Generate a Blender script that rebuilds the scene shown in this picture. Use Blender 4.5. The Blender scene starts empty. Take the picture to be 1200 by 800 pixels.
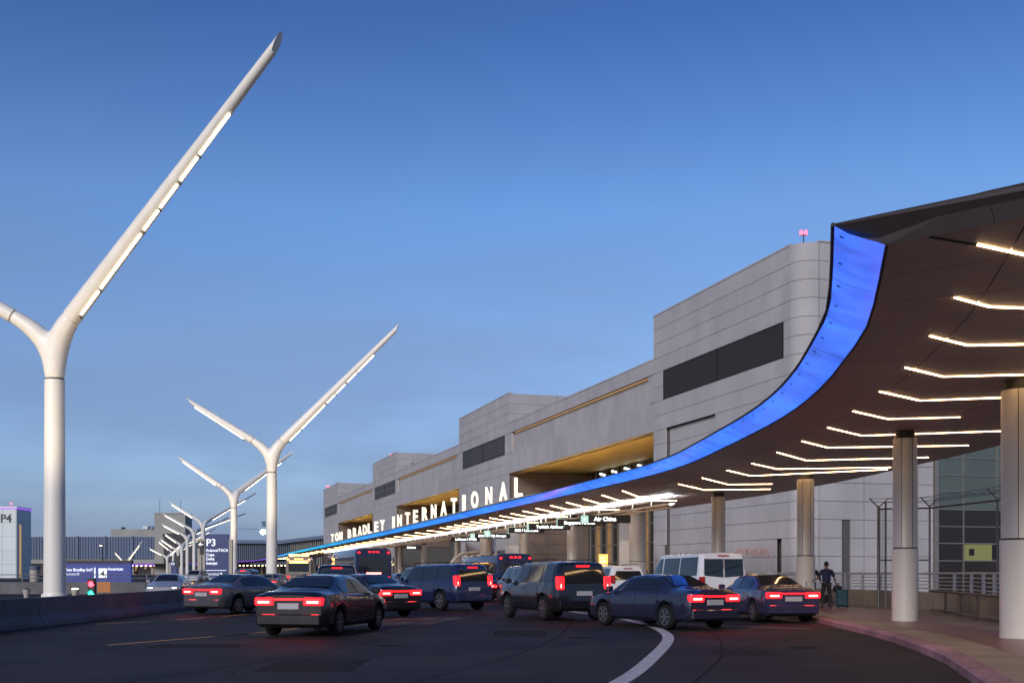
import bpy, bmesh, math, random
from mathutils import Vector, Matrix
random.seed(7)
R = math.radians
scene = bpy.context.scene
C = scene.collection

# ---------------------------------------------------------------- camera
F = 1365.0
cam_d = bpy.data.cameras.new('camera')
cam_d.sensor_width = 36.0
cam_d.lens = 36.0 * F / 1200.0
cam_d.shift_y = 271.0 / 1200.0
cam_d.clip_start = 0.1
cam_d.clip_end = 12000
cam = bpy.data.objects.new('camera', cam_d)
C.objects.link(cam)
cam.location = (0, 0, 1.5)
cam.rotation_euler = (R(90), 0, 0)
scene.camera = cam
# ---------------------------------------------------------------- light
scene.view_settings.view_transform = 'Standard'
scene.view_settings.look = 'None'
scene.view_settings.exposure = 0.14
scene.view_settings.gamma = 1.0
SUN_EL, SUN_AZ = R(20), R(205)          # low in the sky behind the camera
w = bpy.data.worlds.new('World')
scene.world = w
w.use_nodes = True
nt = w.node_tree
bg = nt.nodes['Background']
sky = nt.nodes.new('ShaderNodeTexSky')
sky.sky_type = 'NISHITA'
sky.sun_disc = False
sky.sun_elevation = SUN_EL
sky.sun_rotation = SUN_AZ
sky.altitude = 0
sky.air_density = 1.0
sky.dust_density = 0.5
sky.ozone_density = 6.0
# thin evening cloud veil, everywhere round the horizon
tc = nt.nodes.new('ShaderNodeTexCoord')
mp = nt.nodes.new('ShaderNodeMapping'); mp.inputs['Scale'].default_value = (1.6, 1.6, 7.0)
nz = nt.nodes.new('ShaderNodeTexNoise'); nz.inputs['Scale'].default_value = 2.2; nz.inputs['Detail'].default_value = 5
cr = nt.nodes.new('ShaderNodeValToRGB'); cr.color_ramp.elements[0].position = 0.40; cr.color_ramp.elements[1].position = 0.58
sx = nt.nodes.new('ShaderNodeSeparateXYZ')
er = nt.nodes.new('ShaderNodeValToRGB')
er.color_ramp.elements[0].position = 0.0; er.color_ramp.elements[0].color = (.80, .80, .80, 1)
er.color_ramp.elements[1].position = 0.36; er.color_ramp.elements[1].color = (0, 0, 0, 1)
e2 = er.color_ramp.elements.new(.10); e2.color = (.5, .5, .5, 1)
mu = nt.nodes.new('ShaderNodeMath'); mu.operation = 'MULTIPLY'
mx = nt.nodes.new('ShaderNodeMix'); mx.data_type = 'RGBA'
mx.inputs[7].default_value = (1.6, 2.25, 3.75, 1)
tint = nt.nodes.new('ShaderNodeMix'); tint.data_type = 'RGBA'; tint.blend_type = 'MULTIPLY'; tint.inputs[0].default_value = 1
tr = nt.nodes.new('ShaderNodeValToRGB'); te = tr.color_ramp.elements       # dusk: the sky darkens toward the zenith
te[0].position = 0.0; te[0].color = (.33, .31, .40, 1); te[1].position = 1.0; te[1].color = (.22, .28, .42, 1)
for p_, c_ in ((.05, (.39, .355, .43)), (.10, (.49, .425, .465)), (.195, (.56, .465, .475)), (.295, (.55, .54, .585)), (.43, (.30, .35, .465)), (.6, (.25, .31, .45))):
    q_ = te.new(p_); q_.color = (*c_, 1)
ts = nt.nodes.new('ShaderNodeVectorMath'); ts.operation = 'SCALE'; ts.inputs['Scale'].default_value = 2.0
L = nt.links.new
L(tc.outputs['Generated'], mp.inputs[0]); L(mp.outputs[0], nz.inputs[0]); L(nz.outputs[0], cr.inputs[0])
L(tc.outputs['Generated'], sx.inputs[0]); L(sx.outputs[2], er.inputs[0])
L(cr.outputs[0], mu.inputs[0]); L(er.outputs[0], mu.inputs[1])
L(sx.outputs[2], tr.inputs[0]); L(tr.outputs[0], ts.inputs[0]); L(ts.outputs[0], tint.inputs[7]); L(sky.outputs[0], tint.inputs[6]); L(tint.outputs[2], mx.inputs[6]); L(mu.outputs[0], mx.inputs[0])
L(mx.outputs[2], bg.inputs[0])
bg.inputs[1].default_value = 0.112
sd = bpy.data.lights.new('sun', 'SUN')
sd.energy = 2.1
sd.angle = R(20)
sd.color = (1.0, .92, .86)
so = bpy.data.objects.new('sun', sd)
C.objects.link(so)
sdir = Vector((math.sin(SUN_AZ) * math.cos(SUN_EL), math.cos(SUN_AZ) * math.cos(SUN_EL), math.sin(SUN_EL)))
so.rotation_euler = sdir.to_track_quat('Z', 'Y').to_euler()
so.location = (0, -20, 60)

# ---------------------------------------------------------------- materials
def principled(name, col, rough=.6, metal=0.0, var=.12, scale=3.0, bump=0.0, bscale=40, streak=0.0, emit=None, es=0, coat=0, spec=None, trans=0, stain=0):
    m = bpy.data.materials.new(name); m.use_nodes = True
    t = m.node_tree; b = t.nodes['Principled BSDF']; l = t.links.new
    b.inputs['Base Color'].default_value = (*col, 1)
    b.inputs['Roughness'].default_value = rough
    b.inputs['Metallic'].default_value = metal
    if spec is not None: b.inputs['Specular IOR Level'].default_value = spec
    if coat: b.inputs['Coat Weight'].default_value = coat; b.inputs['Coat Roughness'].default_value = .05
    if trans: b.inputs['Transmission Weight'].default_value = trans
    geo = t.nodes.new('ShaderNodeNewGeometry')
    if var:
        n = t.nodes.new('ShaderNodeTexNoise'); n.inputs['Scale'].default_value = scale; n.inputs['Detail'].default_value = 6; n.inputs['Roughness'].default_value = .62
        oi = t.nodes.new('ShaderNodeObjectInfo')
        mp = t.nodes.new('ShaderNodeMapping')
        mp.inputs['Scale'].default_value = (1, 1, .12 if streak else 1)
        l(geo.outputs['Position'], mp.inputs[0]); l(mp.outputs[0], n.inputs[0])
        r = t.nodes.new('ShaderNodeMapRange'); r.inputs[1].default_value = .3; r.inputs[2].default_value = .7
        r.inputs[3].default_value = 1 - var; r.inputs[4].default_value = 1 + var
        l(n.outputs[0], r.inputs[0])
        # every piece is a slightly different tone
        r2 = t.nodes.new('ShaderNodeMapRange'); r2.inputs[3].default_value = 1 - var * .45; r2.inputs[4].default_value = 1 + var * .45
        l(oi.outputs['Random'], r2.inputs[0])
        mm = t.nodes.new('ShaderNodeMath'); mm.operation = 'MULTIPLY'
        l(r.outputs[0], mm.inputs[0]); l(r2.outputs[0], mm.inputs[1])
        v = t.nodes.new('ShaderNodeVectorMath'); v.operation = 'SCALE'; v.inputs[0].default_value = col
        l(mm.outputs[0], v.inputs['Scale']); l(v.outputs[0], b.inputs['Base Color'])
        if stain:
            n3 = t.nodes.new('ShaderNodeTexNoise'); n3.inputs['Scale'].default_value = .35; n3.inputs['Detail'].default_value = 8
            l(geo.outputs['Position'], n3.inputs[0])
            r3 = t.nodes.new('ShaderNodeMapRange'); r3.inputs[1].default_value = .42; r3.inputs[2].default_value = .62
            r3.inputs[3].default_value = 1 - stain; r3.inputs[4].default_value = 1
            l(n3.outputs[0], r3.inputs[0])
            m3 = t.nodes.new('ShaderNodeMath'); m3.operation = 'MULTIPLY'
            l(mm.outputs[0], m3.inputs[0]); l(r3.outputs[0], m3.inputs[1]); l(m3.outputs[0], v.inputs['Scale'])
        rr = t.nodes.new('ShaderNodeMapRange'); rr.inputs[3].default_value = max(.03, rough - .1); rr.inputs[4].default_value = min(1, rough + .1)
        l(n.outputs[0], rr.inputs[0]); l(rr.outputs[0], b.inputs['Roughness'])
    if bump:
        n2 = t.nodes.new('ShaderNodeTexNoise'); n2.inputs['Scale'].default_value = bscale; n2.inputs['Detail'].default_value = 4
        l(geo.outputs['Position'], n2.inputs[0])
        bp = t.nodes.new('ShaderNodeBump'); bp.inputs['Strength'].default_value = bump; bp.inputs['Distance'].default_value = .02
        l(n2.outputs[0], bp.inputs['Height']); l(bp.outputs[0], b.inputs['Normal'])
    if emit:
        b.inputs['Emission Color'].default_value = (*emit, 1); b.inputs['Emission Strength'].default_value = es
    return m

def glow(name, col, s):
    return principled(name, tuple(min(.5, c*.3+.01) for c in col), .4, var=0, emit=col, es=s)

M = {}
M['concrete'] = principled('precast_concrete', (.43, .41, .405), .85, var=.07, scale=.55, streak=1, bump=.08, stain=.10)
M['joint'] = principled('dark_joint', (.09, .09, .09), .9, var=.1)
M['louver'] = principled('louver_metal', (.013, .011, .012), .8, 0, var=.1)
M['soffit'] = principled('soffit_panel', (.50, .40, .375), .5, .0, var=.10, scale=1.2)
M['fascia_edge'] = principled('fascia_trim', (.045, .037, .038), .75, 0, var=.1)
M['roofing'] = principled('canopy_roofing', (.25, .25, .26), .7, var=.1)
M['white_steel'] = principled('white_painted_steel', (.80, .76, .67), .42, var=.05, scale=1.5, streak=1)
M['col_metal'] = principled('brushed_column_metal', (.58, .54, .47), .45, .2, var=.08, scale=2, streak=1)
M['col_white'] = principled('white_column_cladding', (.62, .57, .49), .38, var=.07, scale=2, streak=1)
M['dark'] = principled('dark_metal', (.02, .02, .022), .5, .2, var=.1)
M['asphalt'] = principled('asphalt', (.040, .031, .028), .72, var=.32, scale=.45, bump=.35, bscale=60, stain=.42, spec=.2)
M['ground'] = principled('ground', (.07, .065, .06), .9, var=.2, scale=.3)
M['sidewalk'] = principled('sidewalk_concrete', (.30, .22, .14), .55, var=.2, scale=1.3, bump=.2, stain=.3)
M['band'] = principled('maroon_paving', (.22, .055, .035), .35, var=.2, scale=2, bump=.2, stain=.2)
M['kerb_red'] = principled('worn_red_kerb_paint', (.40, .19, .19), .65, var=.5, scale=9, stain=.45)
M['kerb'] = principled('kerb_concrete', (.26, .24, .22), .8, var=.2)
M['paint_white'] = principled('road_paint_white', (.46, .44, .43), .7, var=.3, scale=6)
M['paint_yellow'] = principled('road_paint_yellow', (.62, .30, .05), .6, var=.3, scale=6)
M['patch'] = principled('worn_pale_asphalt', (.12, .10, .08), .85, var=.5, scale=2.5, stain=.5, spec=.1)
M['patch_dark'] = principled('asphalt_patch', (.028, .023, .022), .9, var=.3, bump=.3, spec=.1)
M['barrier'] = principled('barrier_concrete', (.15, .15, .155), .8, var=.2, scale=1.4, stain=.25)
M['rail_white'] = principled('rail_white_paint', (.60, .58, .55), .5, var=.1)
M['plinth'] = principled('plinth_concrete', (.36, .30, .23), .8, var=.18, stain=.3)
M['fence'] = principled('galvanised_wire', (.20, .19, .18), .5, .6, var=.2)
M['brown_pipe'] = principled('brown_pipe', (.10, .07, .055), .5, var=.2)
M['glass_dark'] = principled('dark_glass', (.012, .014, .015), .04, var=0, spec=.9)
M['glass_green'] = principled('green_tinted_glass', (.20, .21, .16), .10, .7, var=.1, spec=.9)
M['glass_low'] = principled('hill_reflection_glass', (.035, .026, .018), .12, .35, var=.15, spec=.8)  # dark brown stands in for hills mirrored in the lower panes
M['mullion'] = principled('mullion_metal', (.24, .23, .21), .45, .4, var=.1)
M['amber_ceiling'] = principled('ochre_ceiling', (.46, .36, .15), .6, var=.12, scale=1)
M['warmlit_wall'] = principled('warm_light_painted_wall', (.17, .13, .11), .7, var=.12, scale=1)  # grey concrete with the warm light put into its colour
M['tyre'] = principled('tyre_rubber', (.012, .012, .012), .9, var=.1, spec=.15)
M['rim'] = principled('alloy_rim', (.35, .35, .36), .3, .9, var=.05)
M['plate'] = principled('licence_plate', (.35, .35, .36), .5, var=.05)
M['chrome'] = principled('chrome_trim', (.6, .6, .6), .15, 1, var=0)
M['black_trim'] = principled('black_plastic', (.02, .02, .02), .55, var=.1)
for n_, c_ in dict(white=(.62, .62, .63), black=(.012, .012, .016), blue=(.02, .022, .045), silver=(.34, .35, .37), navy=(.012, .018, .06), red=(.22, .015, .015), grey=(.09, .09, .10), beige=(.30, .26, .20), violet=(.035, .03, .07)).items():
    M['car_' + n_] = principled('car_paint_' + n_, c_, .26, .25 if n_ != 'white' else .0, var=.04, coat=.8)
M['tail'] = glow('lit_tail_light', (1, .006, .010), 4.5)
M['tail_hot'] = glow('bright_tail_core', (1, .05, .04), 36)
M['tail_off'] = principled('red_lens', (.35, .01, .01), .15, var=0, coat=.6)
M['head'] = glow('lit_headlight', (1, .93, .78), 40)
M['head_off'] = principled('headlight_lens', (.55, .55, .58), .1, var=0, coat=.6)
M['led_warm'] = glow('warm_led_strip', (1, .62, .28), 22)
M['led_cool'] = glow('white_led_uplight', (.86, .95, 1), 60)
M['lamp_led'] = glow('street_lamp_led', (1, .82, .52), 7)
M['amber'] = glow('amber_light', (1, .33, .05), 14)
M['sig_red'] = glow('signal_red', (1, .03, .05), 9)
M['sig_green'] = glow('signal_green', (.02, .9, .45), 7)
M['sig_off'] = principled('signal_lens_off', (.03, .03, .03), .3, var=0)
M['beacon'] = glow('red_beacon_light', (1, .05, .08), 7)
M['flood'] = glow('floodlight_lens', (.65, 1, .98), 45)
M['uplamp'] = glow('warm_recess_uplight', (1, .60, .20), 75)
M['letter_face'] = glow('letter_face', (1, .88, .66), .8)
M['letter_edge'] = glow('letter_lit_edge', (1, .90, .70), 1.3)
M['sign_text'] = glow('sign_lettering', (.93, 1, .97), 2.2)
M['sign_green'] = glow('gate_number_panel', (.45, .72, .62), .9)
M['sign_black'] = principled('sign_black', (.012, .014, .014), .5, var=.05)
M['navy_sign'] = principled('navy_lightbox', (.004, .010, .05), .4, var=.1, emit=(.006, .03, .18), es=.4)
M['blue_sign'] = principled('blue_lightbox', (.004, .012, .07), .4, var=.1, emit=(.004, .035, .36), es=.45)
M['print'] = glow('sign_white_print', (.85, .9, 1), 1.0)
M['beige_panel'] = principled('beige_panel', (.40, .36, .29), .6, var=.08)
M['orange_board'] = principled('orange_board', (.30, .12, .03), .6, var=.1, emit=(1, .3, .05), es=.12)
M['violet_led'] = glow('violet_led', (.32, .07, .85), 1.4)
M['far_metal'] = principled('far_blue_metal', (.085, .12, .19), .6, .2, var=.14, scale=.15, streak=1)
M['far_concrete'] = principled('far_concrete', (.30, .30, .27), .85, var=.1, scale=.1)
M['far_dark'] = principled('far_dark_glazing', (.02, .025, .03), .2, var=.1)
M['int_light'] = glow('interior_ceiling_light', (1, .8, .5), 4)
M['int_glow'] = glow('interior_glow', (1, .62, .28), .35)
M['warm_pane'] = glow('warm_interior_pane', (1, .55, .2), .10)
M['cove'] = glow('amber_cove_line', (1, .52, .14), .9)
M['room'] = glow('lit_room', (.50, .50, .16), .15)
M['tower_panel'] = principled('tower_panel', (.50, .56, .56), .45, .1, var=.06, scale=.2)
M['hedge'] = principled('hedge_leaves', (.06, .10, .03), .7, var=.35, scale=8)
M['skin'] = principled('skin', (.20, .095, .06), .6, var=.05)
M['shirt'] = principled('navy_shirt', (.012, .018, .05), .8, var=.1)
M['trousers'] = principled('dark_trousers', (.022, .020, .020), .85, var=.1)
M['shoe'] = principled('black_shoe', (.01, .01, .01), .5, var=.05)
M['hair'] = principled('black_hair', (.006, .006, .006), .6, var=.1)
M['teal_case'] = principled('teal_suitcase', (.01, .055, .075), .6, var=.1)
M['bag'] = principled('black_bag', (.012, .012, .018), .75, var=.1)
M['wall_text'] = principled('wall_lettering', (.03, .03, .035), .5, var=0)
M['wall_text_reflect'] = principled('wall_lettering_red_reflection', (.5, .3, .27), .5, var=0)  # dark letters coloured pale red, a red reflection painted in
M['green_board'] = principled('green_board', (.02, .22, .06), .6, var=.05, emit=(.02, .4, .1), es=.2)
M['orange_sign'] = glow('orange_lit_sign', (1, .48, .10), 2.2)

for n_ in ('letter_edge', 'letter_face', 'sign_text', 'sign_green', 'print', 'room', 'cove', 'int_light', 'int_glow', 'violet_led', 'sig_red', 'sig_green', 'beacon', 'warm_pane', 'orange_sign', 'navy_sign', 'blue_sign', 'orange_board', 'green_board', 'lamp_led', 'amber', 'flood'):
    M[n_].cycles.emission_sampling = 'NONE'      # small lamps: still lit and still seen, but not sampled one by one
def fascia_mat():
    m = bpy.data.materials.new('colour_changing_fascia'); m.use_nodes = True
    t = m.node_tree; b = t.nodes['Principled BSDF']; l = t.links.new
    b.inputs['Base Color'].default_value = (.25, .27, .3, 1); b.inputs['Roughness'].default_value = .25
    g = t.nodes.new('ShaderNodeNewGeometry'); s = t.nodes.new('ShaderNodeSeparateXYZ'); l(g.outputs['Position'], s.inputs[0])
    mr = t.nodes.new('ShaderNodeMapRange'); mr.inputs[1].default_value = 0; mr.inputs[2].default_value = 800; l(s.outputs[1], mr.inputs[0])
    r = t.nodes.new('ShaderNodeValToRGB'); e = r.color_ramp.elements
    e[0].position = 0; e[0].color = (.035, .14, .98, 1)
    e[1].position = 1; e[1].color = (.24, .05, .55, 1)
    for p, c in ((.05, (.020, .17, .98)), (.12, (.012, .22, .95)), (.19, (.01, .33, .80)), (.27, (.03, .50, .78)), (.37, (.05, .30, .75)), (.46, (.18, .08, .70)), (.6, (.25, .06, .62))):
        q = e.new(p); q.color = (*c, 1)
    l(mr.outputs[0], r.inputs[0])
    n = t.nodes.new('ShaderNodeTexNoise'); n.inputs['Scale'].default_value = .8; n.inputs['Detail'].default_value = 3; n.inputs['Distortion'].default_value = 1.2
    l(g.outputs['Position'], n.inputs[0])
    k = t.nodes.new('ShaderNodeMapRange'); k.inputs[1].default_value = .3; k.inputs[2].default_value = .7; k.inputs[3].default_value = .72; k.inputs[4].default_value = 1.35
    l(n.outputs[0], k.inputs[0])
    o = t.nodes.new('ShaderNodeObjectInfo'); k2 = t.nodes.new('ShaderNodeMapRange'); k2.inputs[3].default_value = .85; k2.inputs[4].default_value = 1.15; l(o.outputs['Random'], k2.inputs[0])
    mm = t.nodes.new('ShaderNodeMath'); mm.operation = 'MULTIPLY'; l(k.outputs[0], mm.inputs[0]); l(k2.outputs[0], mm.inputs[1])
    l(r.outputs[0], b.inputs['Emission Color']); l(mm.outputs[0], b.inputs['Emission Strength'])
    return m
M['fascia'] = fascia_mat(); M['fascia'].cycles.emission_sampling = 'NONE'

# ---------------------------------------------------------------- helpers
class MB:
    def __init__(s): s.v = []; s.f = []
    def add(s, vs, fs):
        k = len(s.v); s.v += [tuple(v) for v in vs]; s.f += [tuple(i + k for i in f) for f in fs]; return s
    def box(s, x0, x1, y0, y1, z0, z1):
        x0, x1 = min(x0, x1), max(x0, x1); y0, y1 = min(y0, y1), max(y0, y1); z0, z1 = min(z0, z1), max(z0, z1)
        return s.add([(x0,y0,z0),(x1,y0,z0),(x1,y1,z0),(x0,y1,z0),(x0,y0,z1),(x1,y0,z1),(x1,y1,z1),(x0,y1,z1)],
                     [(0,3,2,1),(4,5,6,7),(0,1,5,4),(1,2,6,5),(2,3,7,6),(3,0,4,7)])
    def tube(s, pts, rad, n=10, cap=True, shear=0, up=Vector((0,0,1))):
        pts = [Vector(p) for p in pts]; m = len(pts)
        rs = rad if isinstance(rad, (list, tuple)) else [rad] * m
        k = len(s.v); fx = None
        for i, p in enumerate(pts):
            t = (pts[min(i+1, m-1)] - pts[max(i-1, 0)]).normalized()
            if fx is None:
                a = Vector((0, 0, 1)) if abs(t.z) < .9 else Vector((0, 1, 0))
                fx = t.cross(a).normalized()
            fx = (fx - t * fx.dot(t)).normalized(); fy = t.cross(fx)
            for j in range(n):
                o = (fx * math.cos(2*math.pi*j/n) + fy * math.sin(2*math.pi*j/n)) * rs[i]
                if shear and i == m - 1: o = o + t * (o.dot(up) / max(rs[i], 1e-6)) * shear
                s.v.append(tuple(p + o))
        for i in range(m-1):
            for j in range(n):
                a = k+i*n+j; b = k+i*n+(j+1) % n
                s.f.append((a, b, b+n, a+n))
        if cap:
            s.f.append(tuple(k+j for j in range(n))[::-1]); s.f.append(tuple(k+(m-1)*n+j for j in range(n)))
        return s
    def lathe(s, prof, n=24, c=(0, 0, 0), axis='z'):
        k = len(s.v)
        for r_, h in prof:
            for j in range(n):
                a = 2*math.pi*j/n; x, y = r_*math.cos(a), r_*math.sin(a)
                p = (x, y, h) if axis == 'z' else (x, h, y)
                s.v.append((p[0]+c[0], p[1]+c[1], p[2]+c[2]))
        for i in range(len(prof)-1):
            for j in range(n):
                a = k+i*n+j; b = k+i*n+(j+1) % n
                s.f.append((a, b, b+n, a+n) if axis == 'z' else (a, a+n, b+n, b))
        s.f.append(tuple(k+j for j in range(n))[::-1] if axis == 'z' else tuple(k+j for j in range(n)))
        e = k+(len(prof)-1)*n
        s.f.append(tuple(e+j for j in range(n)) if axis == 'z' else tuple(e+j for j in range(n))[::-1])
        return s
    def grid(s, rows, close=False):
        k = len(s.v); n = len(rows[0])
        for r_ in rows: s.v += [tuple(p) for p in r_]
        for i in range(len(rows)-1):
            for j in range(n-1 if not close else n):
                a = k+i*n+j; b = k+i*n+(j+1) % n
                s.f.append((a, b, b+n, a+n))
        return s
    def mesh(s, name, mat, smooth=False, bevel=0):
        me = bpy.data.meshes.new(name); me.from_pydata(s.v, [], s.f); me.update()
        bm = bmesh.new(); bm.from_mesh(me)
        bmesh.ops.recalc_face_normals(bm, faces=bm.faces)
        if bevel: bmesh.ops.bevel(bm, geom=bm.edges[:], offset=bevel, segments=1, affect='EDGES')
        bm.to_mesh(me); bm.free()
        me.materials.append(M[mat] if isinstance(mat, str) else mat)
        if smooth:
            for p in me.polygons: p.use_smooth = True
            try: me.set_sharp_from_angle(angle=R(38))
            except Exception: pass
        return me
    def build(s, name, mat, parent=None, smooth=False, bevel=0, **kw):
        o = bpy.data.objects.new(name, s.mesh(name, mat, smooth, bevel))
        C.objects.link(o)
        if parent is not None: o.parent = parent
        for k_, v_ in kw.items(): o[k_] = v_
        return o

def pole_fill_spot(parent, loc, target, watts, size=50, col=(1, .80, .55), r=.15):
    d = bpy.data.lights.new('uplight', 'SPOT'); d.energy = watts; d.spot_size = R(size); d.spot_blend = .6; d.color = col; d.shadow_soft_size = r
    o = bpy.data.objects.new('uplight', d); C.objects.link(o); o.parent = parent; o.location = loc  # bare spot added to brighten a lamp pole
    o.rotation_euler = (Vector(loc)-Vector(target)).to_track_quat('Z', 'Y').to_euler()
    return o
def box(x0, x1, y0, y1, z0, z1): return MB().box(x0, x1, y0, y1, z0, z1)
def thing(name, label, cat, loc=(0, 0, 0), rz=0, group=None):
    o = bpy.data.objects.new(name, None); o.empty_display_size = .3
    C.objects.link(o); o.location = loc; o.rotation_euler = (0, 0, rz)
    o['label'] = label; o['category'] = cat
    if group: o['group'] = group
    return o
def struct(o): o['kind'] = 'structure'; return o
def kids(o): return KIDS.get(o.name, [])
def copy_tree(o, parent=None):
    c = o.copy(); C.objects.link(c); c.parent = parent
    for ch in list(o.children): copy_tree(ch, c)
    return c
def text_mesh(s, size, extrude=.0, offset=0, sx=1, align='CENTER'):
    cu = bpy.data.curves.new('t', 'FONT'); cu.body = s; cu.size = size; cu.extrude = extrude; cu.offset = offset
    cu.align_x = align; cu.align_y = 'BOTTOM_BASELINE' if hasattr(cu, 'align_y') else 'CENTER'
    cu.resolution_u = 3
    o = bpy.data.objects.new('t', cu); C.objects.link(o)
    dg = bpy.context.evaluated_depsgraph_get(); dg.update()
    me = bpy.data.meshes.new_from_object(o.evaluated_get(dg))
    bpy.data.objects.remove(o); bpy.data.curves.remove(cu)
    me.transform(Matrix.Scale(sx, 4, (1, 0, 0)) @ Matrix.Rotation(R(90), 4, 'X'))
    return me
def text_obj(name, s, size, mat, parent, loc, rz=0, extrude=.01, offset=0, sx=1, align='CENTER'):
    me = text_mesh(s, size, extrude, offset, sx, align); me.name = name
    me.materials.clear(); me.materials.append(M[mat])
    o = bpy.data.objects.new(name, me); C.objects.link(o)
    o.parent = parent; o.location = loc; o.rotation_euler = (0, 0, rz)
    return o
def at(px, Y, py=None, z=None):
    X = (px - 600) / F * Y
    return Vector((X, Y, 1.5 + (671 - py) / F * Y if py is not None else (z or 0)))
def catmull(P, per=12):
    out = []
    P = [Vector(p) for p in P]
    Q = [P[0]*2 - P[1]] + P + [P[-1]*2 - P[-2]]
    for i in range(1, len(Q)-2):
        a, b, c, d = Q[i-1:i+3]
        for k in range(per):
            t = k/per
            out.append(.5*((2*b)+(-a+c)*t+(2*a-5*b+4*c-d)*t*t+(-a+3*b-3*c+d)*t**3))
    out.append(P[-1]); return out
def arc(pts):
    s = [0]
    for a, b in zip(pts, pts[1:]): s.append(s[-1] + (b-a).length)
    return s
def sample(pts, s, q):
    q = max(0, min(q, s[-1]))
    lo, hi = 0, len(s)-1
    while hi-lo > 1:
        m = (lo+hi)//2
        if s[m] <= q: lo = m
        else: hi = m
    t = (q-s[lo])/max(1e-9, s[hi]-s[lo])
    return pts[lo].lerp(pts[hi], t), lo + t
# ================================================================ ground, road, pavements
g = box(-2500, 2500, -400, 6000, -1.2, -.02).build('ground', 'ground'); struct(g)
rd = MB()
rd.add([(-60, -40, 0), (40, -40, 0), (40, 120, 0), (20, 320, 0), (-60, 800, 0), (-420, 800, 0), (-330, 300, 0), (-120, 100, 0)], [(0, 1, 2, 3, 4, 5, 6, 7)])
struct(rd.build('road', 'asphalt'))
KP = [(3.0, -6), (3.5, 3), (4.05, 7), (4.85, 10.5), (5.65, 13.5), (6.43, 16.4), (7.4, 20.3), (8.35, 25.9), (8.9, 31.5), (9.4, 38), (9.55, 44), (9.0, 50), (7.4, 57), (4.6, 66), (2.9, 72), (-2.2, 93), (-9.2, 119), (-21.8, 165), (-33.8, 211), (-44, 249), (-67, 341)]
KC = catmull([(x, y, 0) for x, y in KP], 8)
RP = [(8.5, -6), (9.5, 3), (10.3, 10.5), (12.5, 22), (14.1, 33.5), (15.1, 39.2), (14.9, 46), (14.0, 53), (12.6, 60), (11.0, 65)]
RC = catmull([(x, y, 0) for x, y in RP], 8)
def offset_curve(pts, d):
    out = []
    for i, p in enumerate(pts):
        t = (pts[min(i+1, len(pts)-1)] - pts[max(i-1, 0)]).normalized()
        out.append(p + Vector((t.y, -t.x, 0)) * d)
    return out
def ribbon(a, b, z, name, mat, parent=None, **kw):
    m = MB(); m.grid([[ (p.x, p.y, z), (q.x, q.y, z)] for p, q in zip(a, b)])
    return m.build(name, mat, parent, **kw)
sw_out = offset_curve(KC, .32)
far_in = offset_curve(KC, 17)
struct(ribbon(sw_out, [Vector((p.x + 30, p.y + 6, 0)) for p in KC], .15, 'sidewalk', 'sidewalk'))
# maroon band of brick paving slabs
band = MB(); bo = offset_curve(KC, 1.15); bi = offset_curve(KC, 2.75)
struct(ribbon([p for p in bo], bi, .154, 'paving_band', 'band'))
kb = MB(); ki = offset_curve(KC, .32)
rows = []
for p, q in zip(KC, ki):
    rows.append([(p.x, p.y, -.01), (p.x, p.y, .12), (p.x*.9+q.x*.1, p.y*.9+q.y*.1, .156), (q.x, q.y, .156), (q.x, q.y, -.01)])
i0 = next(i for i, p in enumerate(KC) if p.y > 46)
kroot = box(0, .01, 0, .01, -.5, -.49)
struct(MB().grid(rows[i0:]).build('kerb', 'kerb'))
# red kerb in separate cast lengths
s_k = arc(KC)
kerbr = struct(MB().grid([[ (v[0], v[1], v[2]*.9) for v in r_] for r_ in rows[:i0+1]]).build('red_kerb_bed', 'kerb'))
q = 0
endq = s_k[i0]
while q < endq:
    rr = []
    for k in range(6):
        p, ix = sample(KC, s_k, q + .02 + (3.0-.03)*k/5); p2 = sample(ki, arc(ki), 0)[0] if False else None
        a = int(ix); t = (KC[min(a+1, len(KC)-1)] - KC[a]).normalized(); n_ = Vector((t.y, -t.x, 0))
        c = p + n_*.32; f_ = p - n_*.012
        rr.append([(f_.x, f_.y, -.01), (f_.x, f_.y, .125), (f_.x+n_.x*.045, f_.y+n_.y*.045, .163), (c.x, c.y, .163), (c.x, c.y, .0)])
    MB().grid(rr).build('kerb_stone', 'kerb_red', kerbr)
    q += 3.0
# expansion joints in the sidewalk
j = MB()
q = 2
while q < 75:
    p, ix = sample(KC, s_k, q); a = int(ix); t = (KC[a+1]-KC[a]).normalized(); n_ = Vector((t.y, -t.x, 0))
    for w0, w1 in ((.34, 1.13), (2.77, 5.6)):
        A_, B_ = p + n_*w0, p + n_*w1
        j.add([(A_ - t*.012)[:2] + (.156,), (A_ + t*.012)[:2] + (.156,), (B_ + t*.012)[:2] + (.156,), (B_ - t*.012)[:2] + (.156,)], [(0, 1, 2, 3)])
    q += 1.8
struct(j.build('sidewalk_joints', 'joint'))
def marking(pts, wd, mat, name='road_marking', z=.004):
    P = catmull([(x, y, 0) for x, y in pts], 8)
    return struct(ribbon(offset_curve(P, -wd/2), offset_curve(P, wd/2), z, name, mat))
marking([(-1.2, 9), (.2, 12), (1.45, 15.9), (2.5, 20.7), (3.57, 26.6), (3.9, 30.6), (3.87, 34.1), (3.68, 37.2), (3.2, 41), (2.2, 46)], .26, 'paint_white')
marking([(4.3, 35.2), (5.6, 33.6), (7.0, 32.2), (8.0, 31.3)], .10, 'paint_white')
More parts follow.
